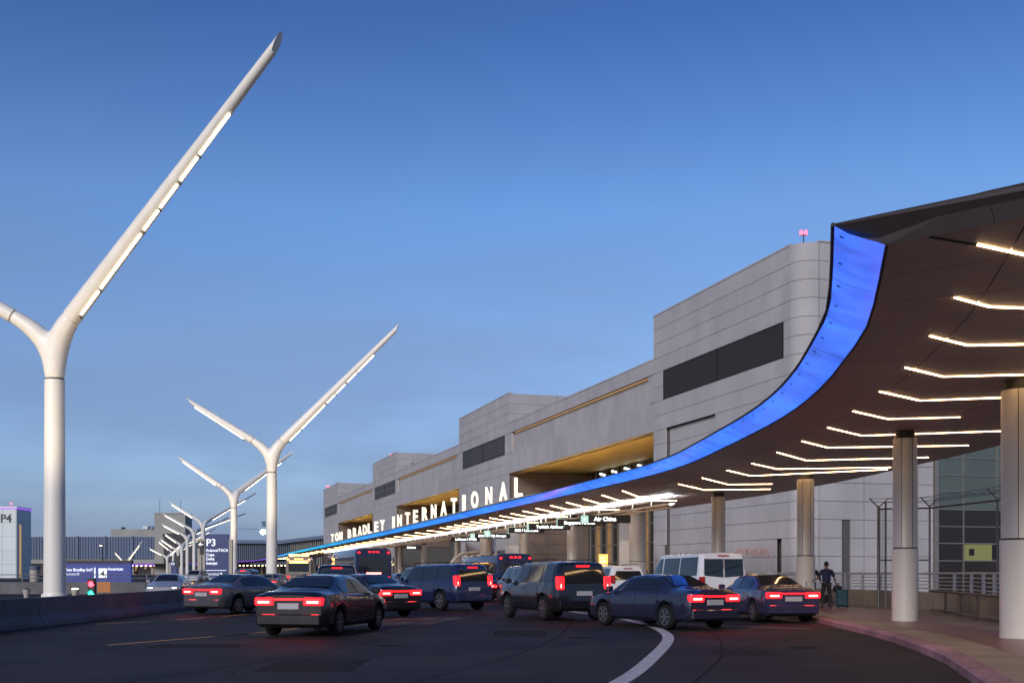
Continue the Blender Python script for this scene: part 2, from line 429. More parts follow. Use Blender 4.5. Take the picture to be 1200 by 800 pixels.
for a, b in (((-12.2, 34.2), (-11.2, 36.0)), ((-10.75, 37.3), (-10.3, 39.2)), ((-10.0, 40.2), (-9.6, 42.4)), ((-9.35, 43.4), (-8.9, 45.4)), ((-8.2, 47.2), (-7.6, 49.8)), ((-7.2, 51.2), (-6.8, 53)), ((-6.5, 54.3), (-6.1, 56)), ((-5.8, 58), (-5.4, 60.5)), ((-5.2, 63), (-4.9, 66))):
    marking([a, b], .14, 'paint_yellow')
marking([(-8.4, 24.2), (-7.6, 26.2), (-6.4, 29.2), (-5.5, 33.2)], .13, 'paint_yellow')
for k in range(5):
    marking([(-7.0+k*.85, 27.5+k*.2), (-5.2+k*.85, 38+k*.3)], .55, 'patch', 'worn_crosswalk_bar')
marking([(-18, 60), (-15, 80), (-14, 110)], .13, 'paint_white')
for d_off in (-3.7, -7.4, -11.2):
    P_ = offset_curve(KC[6:150], d_off)
    struct(ribbon([p - Vector((.02, 0, 0)) for p in P_], [p + Vector((.03, 0, 0)) for p in P_], .003, 'tar_seam', 'tyre'))
rk = random.Random(3)
for _ in range(26):
    x, y = rk.uniform(-10, 7), rk.uniform(11, 40); a = rk.uniform(0, 6.28); P_ = []
    for k in range(7): P_.append((x, y)); a += rk.uniform(-.5, .5); x += math.cos(a)*.45; y += math.sin(a)*.45
    P_ = [Vector((*p, 0)) for p in P_]
    struct(ribbon(offset_curve(P_, -.011), offset_curve(P_, .011), .0025, 'road_crack', 'tyre'))
for x, y, a, b in ((-3.2, 19, 1.5, 2.6), (4.4, 22, 1.1, 1.8), (-6.5, 24, 1.8, 1.2), (.2, 29, 1.3, 3.0)):
    struct(box(x-a/2, x+a/2, y-b/2, y+b/2, -.01, .002).build('road_patch', 'patch_dark'))
# cast iron covers and seams
sc = MB()
for x, y in ((5.9, 23.5), (1.6, 27), (-2.5, 24)):
    sc.lathe([(.30, .002), (.30, .004)], 20, (x, y, 0))
struct(sc.build('manhole_covers', 'tyre'))

# ================================================================ canopy
AB = [((4.57,14.2),(11.1,8.1),5.5),((5.26,16.8),(12.3,12.5),5.5),((5.79,19.0),(13.2,16.5),5.5),((6.18,21.4),(13.9,20.2),5.5),((6.62,24.6),(14.6,24),5.5),
((6.9,27.9),(15.0,28),5.5),((6.97,31.7),(15.3,32.5),5.5),((6.76,37.7),(15.3,38.5),5.5),((6.48,42.7),(15.0,43.5),5.5),((5.7,47.9),(14.6,49.5),5.5),((3.96,55.4),(13.3,58.5),5.5),
((1.57,65.2),(11,68.5),5.5),((-.2,72),(9.3,75),5.5),((-5.25,92.0),(4.4,95),5.5),((-12.0,118),(-2.4,121),5.5),((-24.4,164),(-14.8,167),5.5),((-36.9,210),(-27.3,213),5.5),((-47,248),(-37.5,251),5.5),
((-70,338),(-60,342),5.6),((-95,430),(-85,436),5.9),((-128,530),(-119,538),6.3),((-170,640),(-165,652),6.8),((-222,725),(-220,740),7.0),((-300,764),(-302,780),7.1)]
AC = catmull([(a[0], a[1], z) for a, b, z in AB], 10); BC = catmull([(b[0], b[1], z) for a, b, z in AB], 10)
s_a = arc(AC)
def AV(q):
    p, ix = sample(AC, s_a, q); i = min(int(ix), len(AC)-2); t = ix-i
    b = BC[i].lerp(BC[i+1], t)
    tan = (AC[i+1]-AC[i]).normalized()
    return p, b, tan
canopy = thing('entrance_canopy', 'long curved canopy with glowing blue edge sweeping along the terminal forecourt', 'canopy', (0, 0, 0))
def rule(q, v, dz=0):
    p, b, t = AV(q); r_ = p.lerp(b, v); return Vector((r_.x, r_.y, r_.z+dz))
# stations
st = [0.0]
while st[-1] < s_a[-1]:
    q = st[-1]; y = AV(q)[0].y
    st.append(q + (1.62 if y < 62 else 3.24 if y < 130 else 8 if y < 260 else 24))
st[-1] = s_a[-1] - .01
n_far = MB(); fasc_far = MB()
for i in range(len(st)-1):
    a, b = st[i], st[i+1]; y = AV(a)[0].y
    g_ = .012
    for v0, v1 in ((0, .19), (.19, .55), (.55, 1)):
        w0 = v0 + (.001 if v0 else 0); w1 = v1 - .0015
        P = [rule(a+g_, w0), rule(b-g_, w0), rule(b-g_, w1), rule(a+g_, w1)]
        tgt = MB() if y < 130 else n_far
        k = random.uniform(0, .004)
        tgt.add([(p.x, p.y, p.z+k) for p in P] + [(p.x, p.y, p.z+.05) for p in P], [(0,1,2,3),(7,6,5,4),(0,4,5,1),(1,5,6,2),(2,6,7,3),(3,7,4,0)])
        if tgt is not n_far: tgt.build('soffit_panel', 'soffit', canopy)
n_far.build('far_soffit', 'soffit', canopy, kind='stuff')
# deck above the panels
rows = []
for q in st:
    p, b, t = AV(q); n_ = (b-p).normalized(); o = Vector((t.y, -t.x, 0))*-.65
    rows.append([(p.x+n_.x*.02, p.y+n_.y*.02, p.z+.055), (p.x+o.x*.96, p.y+o.y*.96, p.z+.28), (p.x+o.x, p.y+o.y, p.z+.30), (b.x, b.y, b.z+.29), (b.x, b.y, b.z+.01), (b.x-n_.x*.1, b.y-n_.y*.1, b.z+.055)])
d = MB().grid(rows, close=True); d.f.append(tuple(range(6))); d.build('roof_deck', 'fascia_edge', canopy)
# end face of the canopy: three dark cladding panels
p0, b0, t0 = AV(0); o0 = Vector((t0.y, -t0.x, 0))*-.65; e = (b0-p0).normalized(); outc = Vector((p0.x+o0.x, p0.y+o0.y, 0)); nf = Vector((e.y, -e.x, 0))
if nf.y > 0: nf = -nf
Lw = (b0-p0).length
prev = None
for k, (u0, u1) in enumerate(((-.65, 1.3), (1.3, 3.3), (3.3, 5.5), (5.5, Lw))):
    def pt(u, z, off): return (p0.x+e.x*u+nf.x*off, p0.y+e.y*u+nf.y*off, z)
    lo0 = 5.5 if u0 >= 0 else 5.79; u0b = u0 + (.01 if k else 0)
    if k == 0:
        vs = [pt(-.64, 5.775, .05), pt(0, 5.49, .02), pt(u1, 5.49, .02), pt(u1, 5.80, .24), pt(-.64, 5.80, .06)]
    else:
        vs = [pt(u0b, 5.49, .02), pt(u1, 5.49, .02), pt(u1, 5.80, .24), pt(u0b, 5.80, .24)]
    n = len(vs)
    bk = [(v[0]-nf.x*.07, v[1]-nf.y*.07, v[2]+.03) for v in vs]
    MB().add(vs+bk, [tuple(range(n)), tuple(range(2*n-1, n-1, -1))] + [(i, (i+1) % n, n+(i+1) % n, n+i) for i in range(n)]).build('end_panel', 'fascia_edge', canopy)
# fascia light panels + trims
q = 0; fpn = 0
while q < s_a[-1]-1:
    y = AV(q)[0].y; ln = 2.6 if y < 140 else (8 if y < 300 else 40)
    q2 = min(q+ln, s_a[-1]-.01); rows = []
    for k in range(5):
        p, b, t = AV(q+.012+(q2-q-.024)*k/4); o = Vector((t.y, -t.x, 0))*-1
        rows.append([(p.x+o.x*.015, p.y+o.y*.015, p.z+.012), (p.x+o.x*.20, p.y+o.y*.20, p.z+.07), (p.x+o.x*.45, p.y+o.y*.45, p.z+.17), (p.x+o.x*.615, p.y+o.y*.615, p.z+.275)])
    MB().grid(rows).build('fascia_panel', 'fascia', canopy, smooth=True)
    q = q2
for off, dz, r_ in ((0.0, .0, .022), (.635, .295, .026)):
    pts = []
    for q in st:
        p, b, t = AV(q); o = Vector((t.y, -t.x, 0))*-1; pts.append((p.x+o.x*off, p.y+o.y*off, p.z+dz))
    MB().tube(pts, r_, 6).build('edge_trim', 'fascia_edge', canopy)
# small bracket clips along the upper fascia edge (near part)
q = .3
while q < 45:
    p, b, t = AV(q); o = Vector((t.y, -t.x, 0))*-1; c = p+o*.55
    MB().tube([(c.x, c.y, p.z+.225), (c.x-o.x*.05, c.y-o.y*.05, p.z+.20)], .011, 6).build('bracket_clip', 'dark', canopy)
    q += 1.3
# LED strips seen in the soffit (kinked lines)
def W(px, py, z=5.49): Y = F*(z-1.5)/(671-py); return Vector(((px-600)/F*Y, Y, z))
near = [[(1145,287),(1200,299),(1290,330)], [(1119,349),(1160,360),(1215,362),(1330,358)], [(1090,394),(1134,405),(1300,402)], [(1061,431),(1105,441.5),(1290,437)], [(1031,459),(1078,469.5),(1177,466)], [(1000,482),(1040,491),(1125,489)],
        [(970,501),(1010,510.5),(1177,505)], [(940,517),(970,524.5),(1135,522)], [(910.5,530),(945,539.5),(1088,536)], [(881,543),(911,549.5),(1044,547.5)], [(852,551),(880,557.5),(1040,550)], [(823,560),(853,567.5),(905,567)], [(795,567),(826,574),(903,573)]]
def strip(P, wdt=.030):
    rows = []
    for i, p in enumerate(P):
        t = (P[min(i+1, len(P)-1)]-P[max(i-1, 0)]).normalized(); n_ = Vector((t.y, -t.x, 0))*wdt/2
        rows.append([(p.x-n_.x, p.y-n_.y, p.z+.04), (p.x-n_.x, p.y-n_.y, p.z-.004), (p.x+n_.x, p.y+n_.y, p.z-.004), (p.x+n_.x, p.y+n_.y, p.z+.04)])
    m = MB().grid(rows); m.f.append((0, 1, 2, 3)); k = len(rows)*4-4; m.f.append((k, k+1, k+2, k+3))
    return m.build('led_strip', 'led_warm', canopy)
for poly in near: strip([W(*p) for p in poly])
q = 0; k = 0
while AV(q)[0].y < 56: q += .5
while AV(q)[0].y < 340:
    y = AV(q)[0].y
    p, b, t = AV(q); n_ = (b-p).normalized(); t = Vector((t.x, t.y, 0)); n_ = Vector((n_.x, n_.y, 0))
    P0 = p+n_*1.7; P1 = P0+Vector((1.3, 4.6, 0)); P2 = P1 + Vector((3.2 if k % 3 == 1 and p.y < 90 else .25, .02, 0))
    z = p.z-.01
    strip([Vector((v.x, v.y, z)) for v in (P0, P1, P2)], .05 if y < 120 else .07)
    k += 1; q += 3.2 if y < 100 else 6.4 if y < 180 else 10
# dark unlit groove leading to the first strip
MB().tube([W(1090, 277.5, 5.497), W(1144, 286.6, 5.497)], .02, 5).build('soffit_groove', 'dark', canopy)

# canopy columns
def column(x, y, d, top, lab, ring=True, group='columns carrying the canopy', split=2.05):
    c = thing('canopy_column', lab, 'column', (x, y, .15), 0, group)
    r_ = d/2
    top -= .15
    MB().lathe([(r_+.03, 0), (r_+.03, split-.02)], 32).build('lower_cladding', 'col_white', c, smooth=True)
    MB().lathe([(r_-.01, split-.02), (r_-.01, split+.02)], 32).build('joint_ring', 'dark', c, smooth=True)
    MB().lathe([(r_, split+.02), (r_, top-.22)], 32).build('upper_shaft', 'col_metal', c, smooth=True)
    MB().lathe([(r_-.06, top-.22), (r_-.06, top)], 32).build('collar', 'dark', c, smooth=True)
    if d > .6 and y < 60:
        b = MB()
        for a in (-1.25, -2.2, 1.2):
            b.box(math.cos(a)*(r_-.002)-.006, math.cos(a)*(r_-.002)+.006, math.sin(a)*(r_-.002)-.006, math.sin(a)*(r_-.002)+.006, split+.03, top-.23)
        b.build('seam', 'dark', c)
    return c
column(10.62, 24.2, .86, 5.5, 'nearest canopy column, cut by the right edge of the picture')
column(11.1, 32.9, .66, 5.5, 'round canopy column with white foot in front of the barbed wire fence')
column(11.9, 47.2, .69, 5.5, 'round canopy column beside the man in the navy shirt')
column(10.28, 58, .68, 5.5, 'round canopy column rising behind the roof of the white van')
column(7.65, 71, 1.04, 5.5, 'thick canopy column right behind the white sport utility car')
column(4.2, 81, .76, 5.5, 'grey canopy column rising behind the dark sport utility car, under the airline signs')
column(.95, 92.5, .74, 5.5, 'grey canopy column left of the brown recess wall, under the airline signs')
column(-2.4, 107, 1.1, 5.5, 'thick grey canopy column between two pale wall piers')
column(-5.9, 126, .74, 5.5, 'slim canopy column right of the slanting white pipe')
fc = [(-11.8, 156), (-16.5, 172), (-20.5, 187), (-24.6, 203), (-28.8, 219), (-33, 235), (-37.2, 251), (-45, 282), (-53, 313)]
for x, y in fc:
    column(x, y, .8, 5.5, 'one of the far canopy columns in a row beneath the cyan part of the edge', group='far canopy columns')

# uplight gantry with airline signs
gq = 0
while AV(gq)[0].y < 58: gq += .5
pts = []; q = gq
while AV(q)[0].y < 230:
    p, b, t = AV(q); n_ = (b-p).normalized(); pts.append(p+n_*5.2+Vector((0, 0, -.62))); q += 3
gan = thing('light_gantry', 'long hanging light trough that floods the canopy ceiling with white light', 'light fixture', (0, 0, 0))
MB().tube(pts, .05, 8).build('lower_rail', 'col_metal', gan)
rows = []
for i, p in enumerate(pts):
    t = (pts[min(i+1, len(pts)-1)]-pts[max(i-1, 0)]).normalized(); n_ = Vector((t.y, -t.x, 0))
    rows.append([p+n_*-.16+Vector((0, 0, .22)), p+n_*-.13+Vector((0, 0, .12)), p+n_*.13+Vector((0, 0, .12)), p+n_*.16+Vector((0, 0, .22))])
MB().grid(rows).build('trough', 'white_steel', gan)
for i in range(0, len(pts)-1):
    a, b = pts[i], pts[i+1]; t = (b-a).normalized(); n_ = Vector((t.y, -t.x, 0)); h = Vector((0, 0, .15))
    a2 = a+t*.25; b2 = b-t*.25
    MB().add([a2-n_*.10+h, a2+n_*.10+h, b2+n_*.10+h, b2-n_*.10+h], [(0, 1, 2, 3)]).build('uplight', 'led_cool', gan)
    MB().tube([a, (a.x, a.y, a.z+.63)], .018, 6).build('hanger', 'col_metal', gan)
def hang_sign(px, Y, py, wd, txt, lab, num=None, ht=.42, ts=.30, dxt=0):
    c = at(px, Y, py)
    s_ = thing('airline_sign', lab, 'sign', (c.x, c.y, c.z-ht/2), 0, 'airline signs hanging under the canopy')
    box(-wd/2, wd/2, -.06, .06, 0, ht).build('board', 'sign_black', s_, bevel=.01)
    for sx_ in (-wd*.4, wd*.4): MB().tube([(sx_, 0, ht), (sx_, 0, 5.5-(c.z-ht/2))], .02, 6).build('hanger', 'col_metal', s_)
    text_obj('lettering', txt, ts, 'sign_text', s_, (dxt, -.075, .12), extrude=.008, offset=.008)
    if num:
        box(-wd/2+.06, -wd/2+.46, -.08, -.06, .02, ht-.02).build('number_panel', 'sign_green', s_)
        text_obj('number', num, .26, 'print', s_, (-wd/2+.26, -.09, .10), extrude=.004)
hang_sign(709, 62, 608, 2.7, 'Air China', 'black hanging sign reading Air China, nearest of the airline signs', 'B', dxt=-.0)
hang_sign(679, 69, 612, 2.6, 'Singapore Airlines', 'black hanging sign reading Singapore Airlines', None, ts=.25)
hang_sign(644, 76, 617, 2.7, 'Turkish Airlines', 'black hanging sign reading Turkish Airlines', None, ts=.27)
hang_sign(617, 84, 621, 2.6, 'SAS / Lufthansa', 'black hanging sign reading SAS / Lufthansa', None, ts=.27)
hang_sign(574, 97, 627.5, 3.4, 'EVA Air / Fiji Airways', 'black hanging sign reading EVA Air with a gate letter', 'A', ts=.26, dxt=.2)
hang_sign(546, 108, 631.5, 2.8, 'Lufthansa / SWISS', 'black hanging sign reading Lufthansa / SWISS', None, ts=.27)
hang_sign(482, 140, 641, 2.6, 'Asiana', 'small black hanging sign reading Asiana, farthest one that can be read', None, ts=.40, ht=.5)
for px, Y, py in ((657, 72, 612), (621.5, 80, 617.5), (599, 88, 621), (571, 95, 625)):
    c = at(px, Y, py); s_ = thing('gate_sign', {657: 'small pale gate letter box left of the Singapore Airlines sign', 621.5: 'small pale gate letter box left of the Turkish Airlines sign', 599: 'small pale gate letter box left of the SAS / Lufthansa sign', 571: 'small pale green gate letter box above the EVA Air sign'}[px], 'sign', (c.x, c.y, c.z-.25), 0, 'gate letter boxes under the canopy')
    box(-.25, .25, -.06, .06, 0, .5).build('box', 'sign_green', s_, bevel=.01)
    text_obj('letter', 'B', .36, 'print', s_, (0, -.075, .1), extrude=.006, offset=.01)
    MB().tube([(0, 0, .5), (0, 0, 5.5-c.z+.25)], .02, 6).build('hanger', 'col_metal', s_)

# sign letters on the canopy roof
sign = thing('terminal_name_sign', 'row of tall lit letters reading TOM BRADLEY INTERNATIONAL on top of the canopy', 'sign', (0, 0, 0))
cx = dict(zip(range(24), [91,107,121,152,171,190,208,225,249,271,311,333,362,390,423,456,492,529,565,604,655,707,760]))
letters = 'TOMBRADLEYINTERNATIONAL'
def edge_at_px(px):
    lo, hi = 30.0, 330.0
    for _ in range(50):
        m = (lo+hi)/2; p, b, t = AV(m); x = p.x + .5; X = 600+F*x/(p.y+.1)
        if X > px: lo = m
        else: hi = m
    return AV(lo)[0]
lpos = []
LW = dict(I=.85, L=.66, T=.46, E=.58, N=.40, M=.42, O=.40, A=.42, Y=.44, R=.52, B=.54, D=.46)
for k, ch in enumerate(letters):
    px = 360+cx[k]/3.077
    p = edge_at_px(px)
    P = Vector((p.x+.5, p.y+.1, 6.22)); lpos.append(P)
    h = 1.62
    lt = text_obj('letter', ch, h, 'letter_edge', sign, P, rz=R(-14), extrude=.10, offset=.05, sx=LW.get(ch, .44))
    tt = text_obj('letter_face', ch, h, 'letter_face', lt, (0, -.115, 0), extrude=.006, offset=-.012, sx=LW.get(ch, .44))
MB().tube([p-Vector((0, 0, .07)) for p in [lpos[-1]+Vector((2.2, -6.5, 0))]+lpos[::-1]], .045, 6).build('mounting_rail', 'col_metal', sign)
for p in lpos: MB().tube([p-Vector((0, 0, .07)), (p.x, p.y, 5.83)], .03, 6).build('support_post', 'col_metal', sign)
# ================================================================ terminal building (local x runs along the facade away from the camera, y points out to the road)
term = thing('terminal_building', 'long grey precast concrete terminal with stepped blocks, dark louvers and ochre lit recesses', 'building', (40, 0, 0), R(106.54))
def U(px): return 40/((px-600)/F+.297)/.9586
Z = [22.45-1.17*k for k in range(20)]
g2 = .015; gx = .028
def panel(x0, x1, z0, z1, y=0, mat='concrete', name='wall_panel', dep=.12):
    return box(x0+gx, x1-gx, y-dep, y, z0+g2, z1-g2).build(name, mat, term)
def sidep(y0, y1, z0, z1, x, name='side_panel', mat='concrete', s=-1):
    return box(x, x-s*-.12 if False else x+s*.12, y0+gx, y1-gx, z0+g2, z1-g2).build(name, mat, term)
X0 = 76.6
# block A core and panels
box(X0+1.3, 99.6, -.49, -42, -2, 22.4).build('core_wall', 'joint', term)
box(X0+.13, X0+1.31, -1.31, -42, -2, 22.4).build('core_wall', 'joint', term)
jx = [X0+1.3, 81.05, 88.57, 94.4, 99.73]
lv0, lv1 = U(918), U(777.5)
for k in range(19):
    z1, z0 = Z[k], Z[k+1]
    for a, b in zip(jx, jx[1:]):
        if k in (4, 5):
            continue
        if z1 < 4.8 and a == jx[0]:
            panel(a, 79.0, z0, z1); panel(79.7, b, z0, z1); continue
        if z1 < 13.2 and a == jx[2]:
            panel(a+.5, b, z0, z1, -.35); continue
        if z1 < 13.2 and a == jx[3]:
            panel(a, 97.3, z0, z1, -.35); panel(97.7, b, z0, z1) if z1 < 4.8 else panel(97.3, b, z0, z1); continue
        panel(a, b, z0, z1)
    if k in (4, 5): panel(jx[0], lv0, z0, z1); panel(lv1, jx[-1], z0, z1)
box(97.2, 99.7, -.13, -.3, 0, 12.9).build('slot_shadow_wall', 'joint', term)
def louver(x0, x1, z0, z1, n=13):
    box(x0, x1, -.11, -.02, z0, z1).build('louver_back', 'joint', term)
    f_ = MB(); t = .09
    f_.box(x0, x1, -.02, .03, z1-t, z1); f_.box(x0, x1, -.02, .03, z0, z0+t)
    f_.box(x0, x0+t, -.02, .03, z0+t+.001, z1-t-.001); f_.box(x1-t, x1, -.02, .03, z0+t+.001, z1-t-.001); m_ = (x0+x1)/2; f_.box(m_-.05, m_+.05, -.02, .03, z0+t+.001, z1-t-.001)
    f_.build('louver_frame', 'louver', term)
    for a, b in ((x0+t+.01, m_-.06), (m_+.06, x1-t-.01)):
        for i in range(n):
            zc = z0+t+.03+(z1-z0-2*t-.06)*(i+.5)/n
            MB().add([(a, -.015, zc+.05), (b, -.015, zc+.05), (b, .025, zc-.02), (a, .025, zc-.02), (a, -.015, zc+.035), (b, -.015, zc+.035), (b, .025, zc-.035), (a, .025, zc-.035)],
                     [(0,1,2,3), (7,6,5,4), (0,4,5,1), (2,6,7,3), (1,5,6,2), (3,7,4,0)]).build('louver_slat', 'louver', term)
louver(lv0, lv1, Z[6], Z[4], 14)
# rounded corner and right hand face
for k in range(19):
    z1, z0 = Z[k]-g2, Z[k+1]+g2
    rows = []
    for i in range(9):
        a = R(90+i*11.25); a = R(90)+R(90)*i/8
        c, s_ = math.cos(a), math.sin(a)
        x, y = X0+1.3+1.3*c, -1.3+1.3*s_; xi, yi = X0+1.3+1.15*c, -1.3+1.15*s_
        rows.append([(x, y, z0), (x, y, z1), (xi, yi, z1), (xi, yi, z0)])
    m = MB().grid(rows, close=True); m.f += [(0, 1, 2, 3), (32, 33, 34, 35)]
    m.build('corner_panel', 'concrete', term, smooth=True)
box(X0+.5, X0+1.2, -.5, -1.3, -2, 22.4).build('core_wall', 'joint', term)
for k in range(19):
    z1, z0 = Z[k], Z[k+1]
    for a, b in ((-1.33, -4.6), (-4.6, -8.4), (-8.65, -11.0), (-11.0, -24)):
        if k in (4, 5) and b == -24: continue
        if z1 < 5 and a == -1.33:
            sidep(-3.0, -1.33, z0, z1, X0+.13); sidep(b, -3.6, z0, z1, X0+.13); continue
        if b == -11.0 and k >= 8: b = -9.8
        if b == -24 and k >= 8: continue
        sidep(b, a, z0, z1, X0+.13)
m = MB()
m.box(X0+.0, X0+.12, -4.9, -11, Z[6], Z[4]); m.build('side_louver', 'louver', term)
# glazed part of the right hand face
gz = [13.1, 11.4, 10.25, 9.11, 7.96, 6.89, 5.71, 4.59, 3.48, 2.34, 1.2, -.5]
box(X0-.15, X0+.13, -9.85, -10.1, -.5, 13.1).build('glazing_frame', 'mullion', term)
gy = [-10.1, -12.1, -14.75, -17.4, -20.1, -22.7, -25.4, -28]
for i in range(len(gz)-1):
    box(X0-.06, X0+.1, -10.1, -28, gz[i]-.07, gz[i]).build('transom', 'mullion', term)
    for a, b in zip(gy, gy[1:]):
        z1, z0 = gz[i]-.07, gz[i+1]
        mat = 'glass_green' if gz[i] > 6.0 else 'glass_low'
        if i == 8 and a in (-12.1,): mat = 'room'
        box(X0+.02, X0+.05, a-.04, b+.04, z0+.005, z1-.005).build('window_pane', mat, term)
for a in gy: box(X0-.05, X0+.09, a-.035, a+.035, -.5, 13.0).build('mullion', 'mullion', term)
box(X0+.0, X0+.018, -12.55, -12.95, 2.65, 3.1).build('wall_picture', 'dark', term)
box(X0+.0, X0+.018, -14.35, -14.7, 2.36, 3.38).build('dark_blind', 'dark', term)
# blocks B, C, D
def block(px0, px1, cols, rows_, lpx0, lpx1, side=True):
    a, b = U(px1), U(px0)
    box(a+.13, b, -.13, -42, 0, 22.4).build('core_wall', 'joint', term)
    xs = [a+(b-a)*i/cols for i in range(cols+1)]
    l0, l1 = U(lpx1), U(lpx0)
    for k in range(rows_):
        if k in (4, 5): panel(a, l0, Z[k+1], Z[k]); panel(l1, b, Z[k+1], Z[k]); continue
        for p, q in zip(xs, xs[1:]): panel(p, q, Z[k+1], Z[k])
    panel(a, b, 0, Z[rows_])
    louver(l0, l1, Z[6], Z[4], 6 if side else 2)
    for k in range(4):
        for y0, y1 in ((-6, 0), (-12, -6), (-18, -12), (-24, -18)):
            sidep(y0, y1, Z[k+1], Z[k], a+.13)
    return a, b
B0, B1 = block(537.8, 596, 3, 12, 542.6, 591.4)
C0, C1 = block(436.7, 464, 3, 10, 439.5, 463, False)
D0, D1 = block(379, 396, 2, 8, 380.8, 394.8, False)
def wing(a, b, n, detail=True):
    box(a, b, -.62, -42, 13.3, 18.85).build('core_wall', 'joint', term)
    box(a, b, -9.75, -42, 0, 13.28).build('core_wall', 'joint', term)
    xs = [a+(b-a)*i/n for i in range(n+1)]
    for p, q in zip(xs, xs[1:]):
        panel(p, q, Z[4], Z[3], 0, dep=.6); panel(p, q, 13.09, Z[6], 0, dep=.6); panel(p, q, Z[6]+.05, Z[4], -.48)
    for p, q in ((a, a+1.1), (b-1.1, b)): panel(p, q, Z[6]+.03, Z[4]-.03, -.02, dep=.4)
    box(a+1.2, b-1.2, -.40, -.46, Z[4]-.01, Z[4]+.012).build('cove_light', 'cove', term)
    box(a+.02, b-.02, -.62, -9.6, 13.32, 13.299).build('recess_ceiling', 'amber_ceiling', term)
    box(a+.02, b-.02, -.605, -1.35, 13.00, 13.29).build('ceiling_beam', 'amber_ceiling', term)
    # warm light trough along the foot of the recess behind the canopy
    box(a+1, b-1, -1.1, -1.3, 8.2, 8.4).build('light_trough', 'dark', term)
    for i in range(int((b-a-3)/5)):
        x = a+2+i*5
        box(x, x+3.2, -1.12, -1.28, 8.402, 8.41).build('recess_uplight', 'uplamp', term)
wing(99.73, B0, 8); wing(B1, C0, 7); wing(C1, D0, 6)
box(99.7, 99.9, -.6, -9.6, 0, 13.28).build('recess_end_wall', 'warmlit_wall', term)
# coursed end wall of the first recess, warm light painted as brown
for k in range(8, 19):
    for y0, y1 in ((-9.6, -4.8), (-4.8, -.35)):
        box(B0-.02, B0+.12, y0+g2, y1-g2, Z[k+1]+g2, Z[k]-g2 if k > 8 else 13.2).build('recess_panel', 'warmlit_wall', term)
box(B0-.55, B0-.05, -9.2, -9.75, 0, 13.2).build('recess_pier', 'warmlit_wall', term)
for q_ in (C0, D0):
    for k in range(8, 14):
        box(q_-.02, q_+.12, -9.6, -.35, Z[k+1]+g2, Z[k]-g2 if k > 8 else 13.2).build('recess_panel', 'warmlit_wall', term)
# curtain wall at the back of the first recess
x = 100.2; i = 0
while x < B0-.6:
    box(x-.06, x+.06, -9.55, -9.72, 0, 13.1).build('back_mullion', 'mullion', term)
    if i % 2 and x+1.6 < B0-.6: box(x+.1, x+1.6, -9.69, -9.702, .2, 8.4).build('lit_pane', 'warm_pane', term)
    x += 1.75; i += 1
for z in (0.1, 2.6, 4.6, 6.6, 8.6, 10.6, 11.6): box(100, B0-.6, -9.58, -9.70, z, z+.1).build('back_transom', 'mullion', term)
box(100, B0-.6, -9.705, -9.74, 0, 13.1).build('back_glazing', 'glass_dark', term)
# lit zigzag figures behind the clerestory
x = 123.6
while x < 137:
    P = [(x+.4, 11.3), (x+1.9, 11.6), (x+.7, 12.0), (x+2.0, 12.3), (x+.8, 12.65), (x+2.3, 12.9)]
    MB().tube([(p, -9.6, z) for p, z in P], .13, 5).build('zigzag_light', 'sign_text', term)
    box(x, x+1.3, -9.66, -9.69, 11.75, 13.05).build('lit_pane', 'room', term) if False else None
    x += 3.75
# ground floor behind the far canopy: dark glazing, piers, warm lights
for a, b in ((B0, B1), (B1, C0), (C0, C1), (C1, D0)):
    yb = .13 if (a in (B0, C0)) else -9.5
    x = a+1
    while x < b-3:
        box(x, x+3.4, yb-.12, yb+.02, .1, 4.2).build('shopfront_glazing', 'glass_dark', term)
        if random.random() < .6: box(x+.8, x+1.4, yb+.03, yb+.06, 1.6, 2.8).build('warm_lit_panel', 'int_glow', term)
        for k in range(3):
            if random.random() < .5:
                xx, zz = x+random.random()*3, 2.6+random.random()*1.4
                box(xx, xx+.16, yb+.03, yb+.08, zz, zz+.16).build('interior_lamp', 'int_light', term)
        x += 5.2
# two pale piers and the slanting white pipe in front of the shopfront
def wpt(px, Y, z): return Vector(((px-600)/F*Y, Y, z))
term_i = Matrix.Rotation(-R(106.54), 4, 'Z') @ Matrix.Translation((-40, 0, 0))
for px, Y, wd, h0, h1, mat in ((600, 128, 1.25, 0, 4.5, 'col_white'), (552.5, 138, 1.25, 0, 3.9, 'beige_panel'), (466, 175, .9, 0, 3.2, 'beige_panel'), (732, 112, .8, 0, 4.6, 'col_white')):
    c = term_i @ wpt(px, Y, 0)
    box(c.x-wd/2, c.x+wd/2, c.y-wd/2, c.y+wd/2, h0, h1).build('pale_pier', mat, term, bevel=.03)
    box(c.x-wd/2+.02, c.x+wd/2-.02, c.y-wd/2+.02, c.y+wd/2-.02, h1, 8).build('pier_shaft', 'concrete', term)
pp = thing('slanting_pipe', 'thick white pipe rising from the forecourt and bending level between two canopy columns', 'pipe', wpt(514, 120, 0))
MB().tube([(0, 0, .2), (1.1, 0, 2.2), (1.7, 0, 3.05), (2.5, 0, 3.5), (4.6, .3, 3.75)], .16, 10).build('pipe_run', 'white_steel', pp, smooth=True)
# lettering fixed on the block A wall
def wall_text(s_, px, py, size, mat, nm):
    x = U(px); z = 1.5+(671-py)/F*x*.9586
    me = text_mesh(s_, size, .02, .004, 1); o = bpy.data.objects.new(nm, me); C.objects.link(o)
    me.materials.clear(); me.materials.append(M[mat]); o.parent = term
    o.location = (x, -.33 if x > 89 else .03, z); o.rotation_euler = (0, 0, R(180)); return o
wall_text('Tom Bradley International Terminal', 806, 654, .62, 'wall_text', 'wall_lettering')
wall_text('380 World Way', 882, 650, .72, 'wall_text_reflect', 'wall_lettering')
